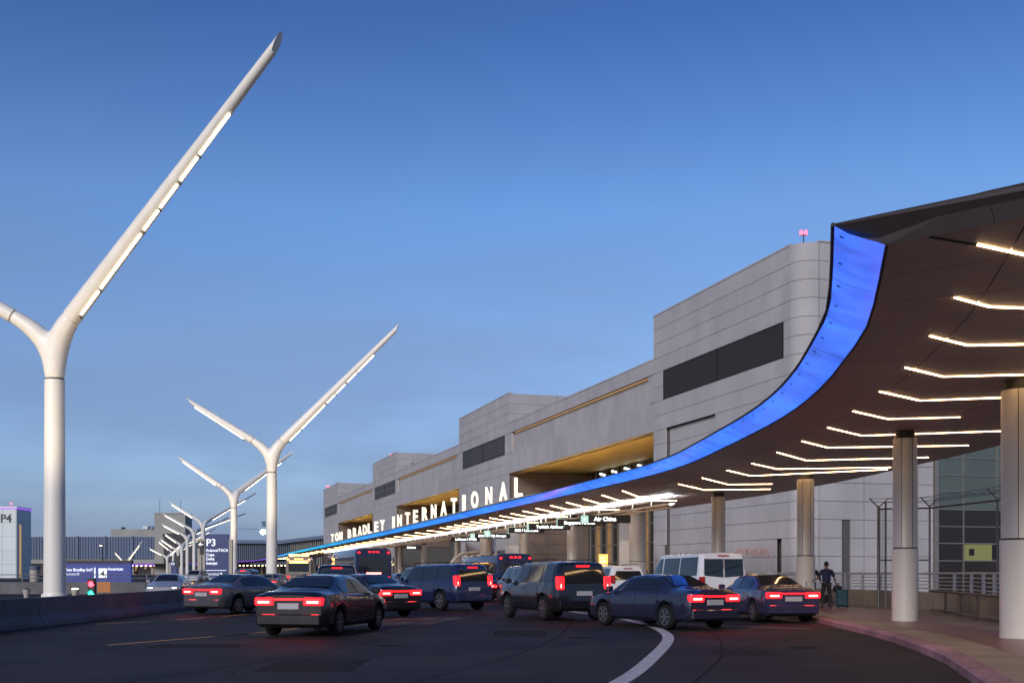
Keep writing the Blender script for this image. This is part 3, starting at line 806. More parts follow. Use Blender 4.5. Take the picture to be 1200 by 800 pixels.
# parapet coping and beacons
for a, b, z in ((X0+1.3, 99.73, 22.47), (B0, B1, 22.47), (C0, C1, 22.47), (D0, D1, 22.47), (99.76, B0-.02, 18.96), (B1+.02, C0-.02, 18.96), (C1+.02, D0-.02, 18.96)):
    box(a, b, -.45, .04, z-.03, z+.09).build('coping', 'concrete', term)
box(X0-.03, X0+.5, -1.3, -42, 22.47, 22.56).build('coping', 'concrete', term)
def beacon(x, y, z, k, lab):
    p = Matrix.Translation((40, 0, 0)) @ Matrix.Rotation(R(106.54), 4, 'Z') @ Vector((x, y, z))
    b = thing('roof_beacon', lab, 'beacon', p, 0, 'red roof beacons')
    MB().tube([(0, 0, 0), (0, 0, .62*k)], .035*k, 6).build('mast', 'dark', b)
    MB().tube([(-.2*k, 0, .62*k), (.2*k, 0, .62*k)], .03*k, 6).build('crossbar', 'dark', b)
    for s_ in (-.15*k, .15*k): MB().lathe([(.08*k, .64*k), (.11*k, .7*k), (.11*k, .84*k), (.05*k, .92*k)], 10, (s_, 0, 0)).build('lamp', 'beacon', b, smooth=True)
beacon(77.6, -.8, 22.5, 1, 'red twin beacon on the corner of the nearest and tallest block')
beacon(B1-14, -1, 22.5, .62, 'small red beacon on the middle roof block')
beacon(C0+10, -1, 22.5, .75, 'small red beacon on the third roof block')
beacon(D1-.6, -1, 22.5, 1.25, 'red beacon on the left corner of the farthest roof block')
for x, lab in ((C0+1.5, 'roof vent barrel beside the third block'),):
    p = Matrix.Translation((40, 0, 0)) @ Matrix.Rotation(R(106.54), 4, 'Z') @ Vector((C0-3, -2, 18.9))
    v = thing('roof_vent', lab, 'roof vent', p)
    MB().lathe([(.6, 0), (.6, 1.3), (.4, 1.6)], 14).build('drum', 'far_concrete', v, smooth=True)

# orange lit shop sign and hedge behind the cars
c = wpt(707, 112, 0)
s_ = thing('orange_lit_sign', 'small glowing orange sign above the planted hedge behind the cars', 'sign', (c.x, c.y, 0))
MB().tube([(0, 0, 0), (0, 0, 2)], .05, 6).build('post', 'dark', s_)
box(-.42, .42, -.08, .08, 2.0, 3.3).build('lit_panel', 'orange_sign', s_, bevel=.02)
for k in range(3): box(-.3, .3-.1*k, -.10, -.081, 2.25+.32*k, 2.36+.32*k).build('print_line', 'print', s_)
for k in range(9): box(-2.2+k*.5, -1.95+k*.5, -.3, -.1, 1.15, 1.4).build('lit_tile', 'orange_sign', s_)
hd = MB()
for i in range(2600):
    u = random.random(); X = 3.4+u*14; Y = 112+u*3+random.uniform(-.5, .5); z = random.random()**.7*(1.7+.3*math.sin(u*40))
    a, b = random.random()*6.28, random.uniform(-1, 1); s0 = .13
    e1 = Vector((math.cos(a), math.sin(a), b))*s0; e2_ = Vector((-math.sin(a), math.cos(a), .3))*s0*.5
    c = Vector((X, Y, z)); hd.add([c-e1, c+e2_, c+e1, c-e2_], [(0, 1, 2, 3)])
for i in range(40): hd.box(3.5+i*.35, 3.53+i*.35, 112+i*.07, 112.03+i*.07, 0, 1.3)
hdo = hd.build('planted_hedge', 'hedge'); hdo['label'] = 'low leafy hedge planted before the dark curtain wall, behind the cars'; hdo['category'] = 'hedge'
gb = thing('green_board', 'narrow green board standing by the pale pier left of the brown wall', 'sign', wpt(595, 105, 0))
box(-.2, .2, -.05, .05, .9, 2.7).build('panel', 'green_board', gb, bevel=.01); box(-.04, .04, -.03, .03, 0, .9).build('post', 'dark', gb)

# ================================================================ railing on its low wall, handrail, fence
s_r = arc(RC)
wallp = thing('parapet_wall', 'low tan concrete wall along the back of the pavement carrying a white railing', 'wall', (0, 0, 0))
def wall_seg(q0, q1, o0, o1, z0, z1, nm, mat, par, n=5):
    rows = []
    for k in range(n):
        p, ix = sample(RC, s_r, q0+(q1-q0)*k/(n-1)); a = min(int(ix), len(RC)-2); t = (RC[a+1]-RC[a]).normalized(); n_ = Vector((t.y, -t.x, 0))
        A_, B_ = p+n_*o0, p+n_*o1
        rows.append([(A_.x, A_.y, z0), (A_.x, A_.y, z1), (B_.x, B_.y, z1), (B_.x, B_.y, z0)])
    m = MB().grid(rows, close=True); m.f += [(0, 1, 2, 3), (4*n-4, 4*n-3, 4*n-2, 4*n-1)]
    return m.build(nm, mat, par)
q = 6
while q < s_r[-1]-1:
    q2 = min(q+3.4, s_r[-1]); wall_seg(q+.012, q2-.012, 0, .3, .15, .80, 'wall_block', 'plinth', wallp)
    wall_seg(q, q2, .05, .25, .1, .79, 'wall_core', 'joint', wallp); q = q2
rail = thing('railing', 'white metal railing with horizontal bars on the low tan wall', 'railing', (0, 0, 0))
for z, r_ in ((1.49, .035), (1.33, .018), (1.20, .018), (1.07, .018), (.94, .022)):
    MB().tube([(sample(RC, s_r, 6+k*1.2)[0].x+.13, sample(RC, s_r, 6+k*1.2)[0].y, z) for k in range(int((s_r[-1]-6)/1.2))], r_, 7).build('rail_bar', 'rail_white', rail, smooth=True)
q = 6.5
while q < s_r[-1]-.5:
    p = sample(RC, s_r, q)[0]
    m = MB().box(p.x+.10, p.x+.19, p.y-.03, p.y+.03, .80, 1.46); m.box(p.x+.04, p.x+.25, p.y-.09, p.y+.09, .80, .83)
    m.build('rail_post', 'rail_white', rail); q += 1.75
hr = thing('low_pipe_rail', 'low brown pipe rail on posts in front of the tan wall below the fence', 'railing', (0, 0, 0))
pts = []; q = 0
for k in range(30):
    p, ix = sample(RC, s_r, 22+k*.85)
    a = min(int(ix), len(RC)-2); t = (RC[a+1]-RC[a]).normalized(); n_ = Vector((t.y, -t.x, 0)); pts.append(p-n_*.7)
pts = [p for p in pts if p.y < 44.8]
MB().tube([(p.x, p.y, .88) for p in pts], .045, 8).build('top_pipe', 'brown_pipe', hr, smooth=True)
MB().tube([(p.x, p.y, .24) for p in pts], .035, 8).build('bottom_pipe', 'brown_pipe', hr, smooth=True)
for p in pts[::3]: MB().tube([(p.x, p.y, .15), (p.x, p.y, .87)], .04, 8).build('pipe_post', 'brown_pipe', hr)
FP = [Vector(p) for p in ((14.35, 45.6, 0), (16.1, 44.9, 0), (16.75, 40.2, 0), (16.3, 34, 0), (15.2, 28, 0))]
fence = thing('barbed_wire_fence', 'tall chain link security fence topped with barbed wire behind the white railing', 'fence', (0, 0, 0))
ft = 4.0
for i, p in enumerate(FP):
    r_ = .06 if i == 0 else .04
    MB().tube([(p.x, p.y, -.3), (p.x, p.y, ft+.12)], r_, 8).build('fence_post', 'fence', fence)
    for s_ in (-1, 1):
        MB().tube([(p.x, p.y, ft+.05), (p.x+s_*.36, p.y, ft+.42)], .025, 6).build('barb_arm', 'fence', fence)
MB().tube([(FP[0].x+.28, FP[0].y, -.3), (FP[0].x+.28, FP[0].y, ft+.3)], .04, 8).build('fence_post', 'fence', fence)
MB().tube([(p.x, p.y, ft) for p in FP], .035, 6).build('top_rail', 'brown_pipe', fence)
MB().tube([(p.x, p.y, 2.0) for p in FP[:2]], .03, 6).build('mid_rail', 'fence', fence)
bw = MB()
for s_, h in ((-.34, .40), (-.22, .27), (.34, .40), (.22, .27)):
    bw.tube([(p.x+s_, p.y, ft+h) for p in FP], .008, 4)
    for a, b in zip(FP, FP[1:]):
        n = int((b-a).length/.14)
        for k in range(n):
            c = a.lerp(b, k/n); bw.tube([(c.x+s_, c.y-.03, ft+h-.035), (c.x+s_+.02, c.y+.03, ft+h+.035)], .007, 3)
bw.build('barbed_wire', 'fence', fence, kind='stuff')
cl = MB()
def link(a, b, z0, z1, st_=.11):
    Ln = (b-a).length; H = z1-z0; d_ = (b-a).normalized(); k = -H
    while k < Ln:
        for sg in (1, -1):
            # line s = k + t (or mirrored)
            t0_, t1_ = max(0, -k), min(H, Ln-k)
            if t1_ > t0_:
                s0, s1 = k+t0_, k+t1_
                if sg < 0: za, zb = z1-t0_, z1-t1_
                else: za, zb = z0+t0_, z0+t1_
                A_, B_ = a+d_*s0, a+d_*s1; wv = .0035
                cl.add([(A_.x, A_.y, za-wv), (A_.x, A_.y, za+wv), (B_.x, B_.y, zb+wv), (B_.x, B_.y, zb-wv)], [(0, 1, 2, 3)])
        k += st_
link(FP[0], FP[1], .1, ft)
link(FP[0]+Vector((-.1, -.3, 0)), FP[0]+Vector((.3, .2, 0)), .1, ft, .05)
for a, b in zip(FP[1:], FP[2:]): link(a, b, .1, 1.9)
cl.build('chain_link_mesh', 'fence', fence, kind='stuff')
# ================================================================ lamp trees
def lamp_tree(x, y, tipR, tipL, lab, s=1.0, detail=2, jz=15.85):
    L_ = thing('street_lamp', lab, 'street lamp', (x, y, 0), 0, 'Y shaped street lamps')
    n = 28 if detail == 2 else 14 if detail else 8
    nz_ = jz-2.75
    MB().tube([(0, 0, .0), (0, 0, .25)], [.78*s, .74*s], n).build('base_plate', 'white_steel', L_, smooth=True)
    MB().tube([(0, 0, .2), (0, 0, 4), (0, 0, nz_-.03)], [.64*s, .62*s, .58*s], n).build('trunk', 'white_steel', L_, smooth=True)
    MB().tube([(0, 0, nz_-.035), (0, 0, nz_+.035)], [.555*s, .555*s], n).build('seam_ring', 'joint', L_, smooth=True)
    fk = MB(); ends = []
    for tip, r1, f_ in ((tipR, .56*s, .085), (tipL, .43*s, .22)):
        J = Vector((0, 0, jz-.35)); T = Vector(tip); d_ = (T-J); e_ = J+d_*f_; pts = []; rs = []
        for k in range(13):
            t = k/12; p = Vector((0, 0, nz_))*(1-t)**3 + Vector((0, 0, nz_+1.5))*3*t*(1-t)**2 + (J+d_*f_*.1)*3*t*t*(1-t) + e_*t**3
            pts.append(p); rs.append(.58*s*(1-t)+r1*t + .13*s*math.sin(math.pi*t))
        fk.tube(pts, rs, n)
        ends.append((e_, T, r1, d_.normalized(), f_))
    fo = fk.build('fork', 'white_steel', L_, smooth=True)
    if detail:
        md = fo.modifiers.new('remesh', 'REMESH'); md.mode = 'VOXEL'; md.voxel_size = .1 if detail == 2 else .16; md.use_smooth_shade = True
        ms = fo.modifiers.new('smooth', 'SMOOTH'); ms.factor = .6; ms.iterations = 26 if detail == 2 else 8
    for k, (e_, T, r1, d_, f_) in enumerate(ends):
        ar = MB()
        m_ = e_.lerp(T, .5)
        rt = .26*s if k == 0 else .24*s
        ar.tube([e_-d_*.02*s, m_, T-d_*1.2*s], [r1, (r1+rt)/2, rt*1.02], n, shear=.0)
        tipm = MB().tube([T-d_*1.2*s, T-d_*.8*s], [rt*1.02, rt*.98], n, shear=.85)
        ao = ar.build('arm', 'white_steel', L_, smooth=True)
        tipm.build('arm_tip', 'white_steel', ao, smooth=True)
        dn = Vector((0, 0, -1)); dn = (dn-d_*dn.dot(d_)).normalized(); fwd = Vector((0, -1, 0)); fwd = (fwd-d_*fwd.dot(d_)-dn*fwd.dot(dn)).normalized()
        Ln = (T-e_).length
        segs = ((.03, .12), (.13, .33), (.345, .415), (.425, .505), (.52, .60), (.61, .745)) if k == 0 else ((.10, .48), (.49, .82))
        if detail < 2: segs = ((.08, .36), (.38, .74)) if k == 0 else ((.10, .82),)
        ld = (dn*.985+fwd*.17).normalized()
        for u0, u1 in segs:
            a = e_+d_*Ln*u0; b = e_+d_*Ln*u1
            ra = r1+(rt-r1)*u0; rb = r1+(rt-r1)*u1; hw = .06*s; nn = fwd
            def q4(c, r_, o): return [c+ld*(r_*.93+o)-nn*hw, c+ld*(r_*.93+o)+nn*hw]
            A1, B1 = q4(a, ra, 0), q4(b, rb, 0); A2, B2 = q4(a, ra, .09*s), q4(b, rb, .09*s)
            MB().add([A1[0], A1[1], B1[1], B1[0], A2[0], A2[1], B2[1], B2[0]], [(0,3,2,1),(4,5,6,7),(0,1,5,4),(1,2,6,5),(2,3,7,6),(3,0,4,7)]).build('light_bar', 'lamp_led', L_)
            if detail == 2:
                c = a-d_*.09; P_ = q4(c, ra, -.02)
                MB().tube([c+ld*ra*.8, c+ld*(ra+.22)], .07, 6).build('bracket', 'joint', L_)
    if detail:
        for dx in (-2.6, 2.4):
            if y > 100:
                MB().lathe([(.16, .02), (.2, .4), (.24, .5)], 12, (dx, -3.0, 0)).build('uplight_tub', 'beige_panel', L_)
            pole_fill_spot(L_, (dx*2.5, -14, .8), (0, 0, 22), 4600, 70)  # added spots without fixtures, well in front of the pole they brighten
        return L_
def LP(px, Y): return (px-600)/F*Y, Y
x, y = LP(64, 70)
lamp_tree(x, y, (15.4, -7.7, 30.4), (-11, -1.5, 21.8), 'largest Y shaped white street lamp, nearest, at the left edge')
x, y = LP(318.5, 135)
lamp_tree(x, y, (15.1, 0, 30.4), (-10.2, 0, 21.8), 'second nearest Y shaped white street lamp, its pole beside the blue starry floodlight')
x, y = LP(274, 209)
lamp_tree(x, y, (8.5, 12, 24.5), (-10.4, 0, 22.6), 'third Y shaped white street lamp, rising behind the blue P3 sign', detail=1)
for px, Y, tr, tl, lab, s in ((238, 340, (9, 30, 27), (-11, 2, 22.6), 'fourth Y shaped white street lamp, pole just left of the blue P3 sign', 1),
        (227.5, 401, (4, 60, 25), (-11.5, 0, 22.3), 'Y shaped white street lamp, fifth from the front', 1),
        (219.5, 470, (7, 40, 26), (-11, 0, 21.5), 'Y shaped white street lamp, sixth from the front', 1.15),
        (213, 540, (6, 40, 24), (-8.5, 0, 20), 'Y shaped white street lamp, seventh from the front', 1.15),
        (209, 600, (5, 40, 23), (-10, 0, 19.5), 'Y shaped white street lamp, eighth from the front', 1.15),
        (203, 660, (6, 20, 24), (-9, 0, 20), 'Y shaped white street lamp, ninth from the front', 1.1),
        (196, 600, (8, 0, 17), (-10, 0, 14.5), 'Y shaped white street lamp, leftmost of the far cluster', 1.0),
        (147, 560, (8.5, 0, 17.3), (-5.5, 0, 11.8), 'far Y shaped street lamp alone in front of the blue clad building', .8)):
    x, y = LP(px, Y); lamp_tree(x, y, tr, tl, lab, s, 0, jz={196: 9.9, 147: 6.4, 203: 13, 209: 13, 213: 14.5}.get(px, 16.3))

# ================================================================ left background
def bld(nm, lab, cat, px, Y): return thing(nm, lab, cat, LP(px, Y)+(0,))
# P4 tower
t = bld('stair_tower', 'pale panelled car park tower marked P4 at the left edge', 'tower', 0, 300)
box(-8, 4.2, 0, 9, 0, 18.0).build('core', 'joint', t)
for k in range(5):
    z0, z1 = .1+k*3.6, .1+(k+1)*3.6-.05
    for a, b in ((-8, -2.9), (-2.85, .65), (.7, 4.15)): box(a, b, -.12, -.005, z0, z1).build('cladding_panel', 'tower_panel', t)
    for a, b in ((.0, 3.5), (3.55, 8.9)): box(4.205, 4.32, a, b, z0, z1).build('cladding_panel', 'tower_panel', t)
box(-8.2, 4.5, -.3, 9.2, 18.05, 18.25).build('roof_edge', 'violet_led', t)
box(-8.1, 4.4, -.2, 9.1, 18.26, 18.6).build('roof_slab', 'white_steel', t)
box(4.33, 4.5, 1.5, 2.4, .5, 14).build('lit_slot', 'int_glow', t)
text_obj('lettering', 'P4', 2.9, 'wall_text', t, (1.6, -.2, 14.6), extrude=.04, offset=.05)
b_ = thing('roof_beacon', 'tiny red beacon on top of the P4 tower', 'beacon', LP(13, 300)+(18.6,)); MB().tube([(0, 0, 0), (0, 0, .5)], .05, 6).build('mast', 'dark', b_); MB().lathe([(.1, .5), (.22, .6), (.22, .85), (.1, .95)], 10).build('lamp', 'beacon', b_)
# far terminal: ribbed blue metal building
Y0 = 790
t = bld('far_terminal', 'long far building clad in ribbed blue metal above a violet light line', 'building', 200, Y0)
k_ = Y0/F
def px_(p): return (p-200)*k_
def pz(p): return 1.5+(671-p)*k_
box(px_(-40), px_(193), 0, 40, pz(654.5), pz(628.5)).build('upper_volume', 'far_metal', t)
for i in range(72):
    p = -38+i*3.2; w_ = .5 if i % 10 else 1.3
    box(px_(p), px_(p)+w_, -.5 if i % 10 else -.9, -.01, pz(654), pz(629 if i % 10 else 627.8)).build('wall_rib', 'far_metal', t)
box(px_(-40), px_(195), -1.5, -.01, pz(660), pz(655)).build('concrete_band', 'far_concrete', t)
box(px_(-40), px_(240), 2, 40, 0, pz(655)).build('lower_wall', 'far_dark', t)
box(px_(104), px_(236), -8, -7.6, pz(662), pz(660.4)).build('violet_light_line', 'violet_led', t)
box(px_(100), px_(240), -7.5, 1.9, pz(661.2), pz(660.5)).build('canopy_slab', 'far_concrete', t)
for i in range(14):
    box(px_(152+i*5.3), px_(153.6+i*5.3), -6, -5, pz(663.4), pz(662.3)).build('ceiling_light', 'int_light', t)
for p in (155, 178, 182, 195, 222): box(px_(p), px_(p+3), -2, -1, 0, pz(661.5)).build('pier', 'far_concrete', t)
for i in range(16):
    p = random.uniform(150, 235); z = random.uniform(664, 676)
    box(px_(p), px_(p+random.uniform(1, 3.5)), 1.5, 1.95, pz(z), pz(z-random.uniform(1, 3))).build('lit_window', 'int_glow', t)
box(px_(128), px_(181), 3, 30, pz(629), pz(619.5)).build('penthouse', 'far_concrete', t)
box(px_(166), px_(172), 2, 8, pz(619.5), pz(616)).build('roof_unit', 'tower_panel', t); box(px_(176), px_(180), 2, 8, pz(619.5), pz(616)).build('roof_unit', 'far_metal', t)
MB().tube([(px_(141), 6, pz(619.5)), (px_(141), 6, pz(617))], 1.4, 12).build('roof_fan', 'dark', t)
# tall plain tower
t = bld('service_tower', 'tall plain greenish concrete tower with masts on its roof behind the lamps', 'tower', 200, 740)
k_ = 740/F
box(px_(181), px_(217), 0, 16, 0, pz(601.5)).build('shaft', 'far_concrete', t)
box(px_(181)-.3, px_(217)+.3, -.4, 16, pz(602), pz(600.5)).build('roof_edge', 'far_concrete', t)
box(px_(195), px_(232), -6, -.1, pz(661), pz(625)).build('dark_annex', 'far_dark', t)
box(px_(194), px_(206), -6.3, -6.1, pz(629), pz(625.5)).build('annex_fascia', 'dark', t)
for p, h in ((184.5, 584), (209, 586), (199, 597), (189, 598)): MB().tube([(px_(p), 5, pz(601)), (px_(p), 5, pz(h))], .16, 5).build('mast', 'fence', t)
# dark ribbed building behind lamp 2
Y0 = 560; t = bld('glazed_hall', 'dark ribbed glass hall with a roof rising toward the terminal', 'building', 200, Y0)
k_ = Y0/F
m = MB(); rf = [(268, 632.5), (300, 632.5), (330, 633), (350, 630.5), (381, 627)]
for (a, za), (b, zb) in zip(rf, rf[1:]):
    m.add([(px_(a), 0, 0), (px_(b), 0, 0), (px_(b), 0, pz(zb+4)), (px_(a), 0, pz(za+4)), (px_(a), 20, 0), (px_(b), 20, 0), (px_(b), 20, pz(zb+4)), (px_(a), 20, pz(za+4))], [(0,1,2,3),(7,6,5,4),(0,4,5,1),(2,6,7,3),(1,5,6,2),(3,7,4,0)])
m.build('glazed_wall', 'far_dark', t)
for i in range(42):
    p = 278+i*2.4; zt = 636.5 if p < 330 else 636.5-(p-330)*.11
    box(px_(p), px_(p)+.35, -.4, -.01, pz(664), pz(zt)).build('facade_fin', 'far_metal' if p < 340 else 'fence', t)
for (a, za), (b, zb) in zip(rf, rf[1:]):
    MB().add([(px_(a), -3, pz(za+4)), (px_(b), -3, pz(zb+4)), (px_(b), -3, pz(zb)), (px_(a), -3, pz(za)), (px_(a), 20.5, pz(za+4)), (px_(b), 20.5, pz(zb+4)), (px_(b), 20.5, pz(zb)), (px_(a), 20.5, pz(za))], [(0,1,2,3),(7,6,5,4),(0,4,5,1),(2,6,7,3),(1,5,6,2),(3,7,4,0)]).build('roof_slab', 'far_metal', t)
for i in range(22):
    p = 272+i*4.2; box(px_(p), px_(p+1.3), -30, -29, pz(663.3), pz(662.2)).build('ceiling_light', 'int_light', t)
box(px_(268), px_(372), -31, -1, pz(661.6), pz(661.2)).build('soffit_slab', 'far_concrete', t)
for i in range(9): box(px_(276+i*10), px_(278+i*10), -20, -18, 0, pz(662)).build('pier', 'beige_panel', t)

# long mast arm and floodlight
f = thing('floodlight_pole', 'cool white floodlight shining on a slim pole beside the second lamp', 'floodlight', LP(312.5, 250)+(0,))
MB().tube([(0, 0, 0), (0, 0, 12.5)], [.16, .1], 8).build('pole', 'fence', f)
MB().tube([(0, 0, 10.9), (-7.9, 0, 11.0)], .05, 6).build('mast_arm', 'fence', f)
box(-.95, -.35, -.3, .3, 11.5, 12.6).build('camera_box', 'far_metal', f)
box(-1.15, -.3, -.4, .1, 9.9, 10.7).build('housing', 'dark', f)
MB().lathe([(.45, -.5), (.55, -.42)], 14, (-.72, 0, 10.3), axis='y').build('lens', 'flood', f)
# P3 sign
Yp = 170; kp = Yp/F
def parking_sign(px, Yp, sc, lab, full=True):
    s_ = thing('parking_sign', lab, 'sign', LP(px, Yp)+(0,), 0, 'navy car park signs')
    w_ = 3.4*sc
    box(-w_/2, w_/2, -.25*sc, .25*sc, .1, 7.15*sc).build('board', 'navy_sign', s_, bevel=.03)
    box(-w_/2-1.15*sc, -w_/2-.02, -.2*sc, .3*sc, 0, 6.5*sc).build('left_pier', 'beige_panel', s_, bevel=.02)
    box(w_/2+.02, w_/2+.55*sc, -.2*sc, .3*sc, 0, 6.4*sc).build('right_pier', 'beige_panel', s_, bevel=.02)
    box(-w_/2-1.1*sc, -w_/2-.15*sc, -.3*sc, -.205*sc, 5.15*sc, 6.15*sc).build('arrow_panel', 'dark', s_)
    cx_ = -w_/2-.62*sc; a = MB(); y_ = -.34*sc
    def pl(p): a.add([(cx_+x*sc, y_, 5.65*sc+z*sc) for x, z in p] + [(cx_+x*sc, y_+.03, 5.65*sc+z*sc) for x, z in p], [tuple(range(len(p))), tuple(range(2*len(p)-1, len(p)-1, -1))])
    pl([(-.34, 0), (0, .34), (.1, .24), (-.14, 0)]); pl([(-.34, -.001), (-.14, -.001), (.1, -.24), (0, -.34)]); pl([(-.2, -.07), (.36, -.07), (.36, .07), (-.2, .07)])
    a.build('arrow', 'print', s_)
    y_ = -.30*sc
    text_obj('lettering', 'P3', 1.45*sc, 'print', s_, (-w_/2+.15*sc, y_, 5.45*sc), extrude=.01, offset=.02, align='LEFT')
    if full:
        for t_, z, sz in (('Avianca/TACA', 4.62, .58), ('Copa', 3.98, .60), ('Delta', 3.36, .60), ('Interjet', 2.74, .60), ('Terminal B', 1.15, .58), ('(Tom Bradley)', .55, .56)):
            text_obj('lettering', t_, sz, 'print', s_, (-w_/2+.15*sc, y_, z), extrude=.01, offset=.012, sx=.92, align='LEFT')
        box(-w_/2+.15, w_/2-.3, -.29, -.252, 1.85, 1.93).build('rule_line', 'print', s_)
    else:
        for z in (.5, 1.0): box(-w_/2+.2*sc, w_/2-.4*sc, -.29*sc, -.255*sc, z*sc, (z+.2)*sc).build('print_line', 'print', s_)
    return s_
parking_sign(254.5, 170, 1.0, 'tall navy P3 sign with airline names and an arrow on its beige pier')
parking_sign(205, 400, .78, 'small far navy parking sign between the far lamp poles', False)
# blue monument sign
s_ = thing('terminal_sign', 'long low blue lit sign for Tom Bradley Int\'l and American behind the first lamp', 'sign', LP(112.5, 150)+(0,))
box(-4.6, 4.6, -.3, .3, .2, 2.75).build('board', 'blue_sign', s_, bevel=.03)
box(-4.7, 4.7, -.5, .4, 2.76, 3.15).build('cap', 'dark', s_)
box(-4.4, 4.4, -.35, .35, 0, .2).build('base', 'barrier', s_)
text_obj('lettering', 'Tom Bradley Int\'l', .52, 'print', s_, (-2.15, -.33, 1.75), extrude=.01, offset=.012)
text_obj('lettering', 'Terminal B', .44, 'print', s_, (-3.0, -.33, 1.2), extrude=.01, offset=.01)
text_obj('lettering', 'American', .52, 'print', s_, (2.6, -.33, 1.85), extrude=.01, offset=.012)
box(.45, 1.5, -.36, -.31, .9, 2.1).build('symbol_panel', 'print', s_)
text_obj('number', '4', 1.0, 'dark', s_, (.98, -.38, 1.1), extrude=.01, offset=.02)
box(-.1, .05, -.36, -.31, .5, 2.2).build('divider', 'print', s_)
# small street light and litter bin
s_ = thing('small_street_light', 'small lit street light in front of the blue ribbed building', 'street lamp', LP(120.3, 420)+(0,))
MB().tube([(0, 0, 0), (0, 0, 11.5)], [.3, .2], 8).build('pole', 'far_dark', s_); box(-1.1, .3, -.4, .4, 11.5, 11.9).build('head', 'dark', s_); box(-1.0, -.3, -.35, .35, 11.3, 11.49).build('lamp', 'lamp_led', s_)
s_ = thing('drum_kiosk', 'round kiosk with a blue cap left of the first lamp pole', 'kiosk', LP(40.5, 200)+(0,))
MB().lathe([(.75, 0), (.8, 2.0), (.9, 2.1)], 18).build('drum', 'beige_panel', s_, smooth=True); MB().lathe([(.95, 2.1), (.95, 2.7), (.5, 2.8)], 18).build('cap', 'far_metal', s_, smooth=True)
# ramp wall + rails behind barrier
w_ = thing('ramp_wall', 'long low grey concrete ramp wall with handrails behind the barrier', 'wall', (0, 0, 0))
for i in range(8):
    a = Vector((-62+i*6, 84-i*.2, 0)); b = Vector((-62+(i+1)*6-.05, 84-(i+1)*.2, 0)); z = .85
    MB().add([(a.x, a.y, 0), (b.x, b.y, 0), (b.x, b.y, z), (a.x, a.y, z), (a.x, a.y+.3, 0), (b.x, b.y+.3, 0), (b.x, b.y+.3, z), (a.x, a.y+.3, z)], [(0,1,2,3),(7,6,5,4),(3,2,6,7),(0,4,5,1),(1,5,6,2),(3,7,4,0)]).build('wall_section', 'barrier', w_)
for z in (1.12, 1.38): MB().tube([(-62, 84.15, z), (-14, 82.55, z)], .035, 6).build('handrail', 'fence', w_)
for i in range(17): MB().tube([(-62+i*3, 84.15-i*.1, .85), (-62+i*3, 84.15-i*.1, 1.38)], .03, 6).build('rail_post', 'fence', w_)
# concrete barrier: precast sections
br = thing('road_barrier', 'dark grey precast concrete road barrier running along the left of the lanes', 'barrier', (0, 0, 0))
bp = catmull([(-13.2, 18, 0), (-13.4, 28, 0), (-13.5, 38, 0), (-13.9, 50, 0), (-13.9, 60, 0), (-14.6, 74, 0), (-17.5, 95, 0), (-23, 120, 0)], 10); sb = arc(bp)
prof = [(-.3, 0), (-.28, .12), (-.12, .32), (-.09, .81), (.09, .81), (.12, .32), (.28, .12), (.3, 0)]
q = 0
while q < sb[-1]-1:
    q2 = min(q+ (7.4 if q > 8 else 7.4), sb[-1]); rows = []
    for k in range(6):
        p, ix = sample(bp, sb, q+.03+(q2-q-.06)*k/5); a = min(int(ix), len(bp)-2); t_ = (bp[a+1]-bp[a]).normalized(); n_ = Vector((t_.y, -t_.x, 0))
        rows.append([(p.x+n_.x*o, p.y+n_.y*o, z) for o, z in prof])
    m = MB().grid(rows); m.f += [tuple(range(8)), tuple(range(40, 48))]
    m.build('barrier_section', 'barrier', br); q = q2
# signal, orange board, uplights
s_ = thing('lane_signal', 'low traffic signal with a red and a green light lit behind the barrier', 'traffic signal', LP(108, 45)+(0,))
box(-.14, .14, -.1, .1, .50, 1.28).build('housing', 'dark', s_, bevel=.02)
MB().tube([(0, 0, 0), (0, 0, .5)], .05, 8).build('post', 'dark', s_)
MB().lathe([(.11, -.12), (.11, -.10)], 16, (0, 0, 1.08), axis='y').build('red_lens', 'sig_red', s_); MB().lathe([(.11, -.12), (.11, -.10)], 16, (0, 0, .71), axis='y').build('green_lens', 'sig_green', s_)
for z in (1.08, .71):
    m = MB(); rows = [[(math.cos(R(a))*.125, y_, z+math.sin(R(a))*.125) for a in range(0, 181, 20)] for y_ in (-.1, -.24)]
    m.grid(rows).build('visor', 'dark', s_)
s_ = thing('orange_board', 'small orange board mounted low to the right of the lane signal', 'sign', LP(122, 50)+(0,))
box(-.28, .28, -.03, .03, .66, 1.12).build('panel', 'orange_board', s_, bevel=.01); box(-.03, .03, -.02, .02, 0, .66).build('post', 'dark', s_)
for px, lit, lab in ((31, False, 'unlit tub shaped ground uplight left of the first lamp pole'), (88, True, 'lit tub shaped ground uplight right of the first lamp pole')):
    s_ = thing('ground_uplight', lab, 'uplight', LP(px, 60)+(0,), 0, 'ground uplights beside the first lamp')
    MB().lathe([(.12, 0), (.13, .35), (.2, .62), (.2, .66)], 14).build('tub', 'beige_panel', s_, smooth=True)
    MB().lathe([(.17, .661), (.14, .72)], 14).build('lens', 'lamp_led' if lit else 'sig_off', s_)
for px, Y, h in ((208, 95, 2.6), (236.5, 120, 4.0)):
    s_ = thing('traffic_post', {208: 'slim dark post with a box on top between the far lamps', 236.5: 'dark post with a signal head just left of the P3 sign'}[px], 'post', LP(px, Y)+(0,))
    MB().tube([(0, 0, 0), (0, 0, h)], .05, 8).build('pole', 'dark', s_); box(-.18, .18, -.15, .15, h-.6, h+.3).build('head', 'dark', s_)
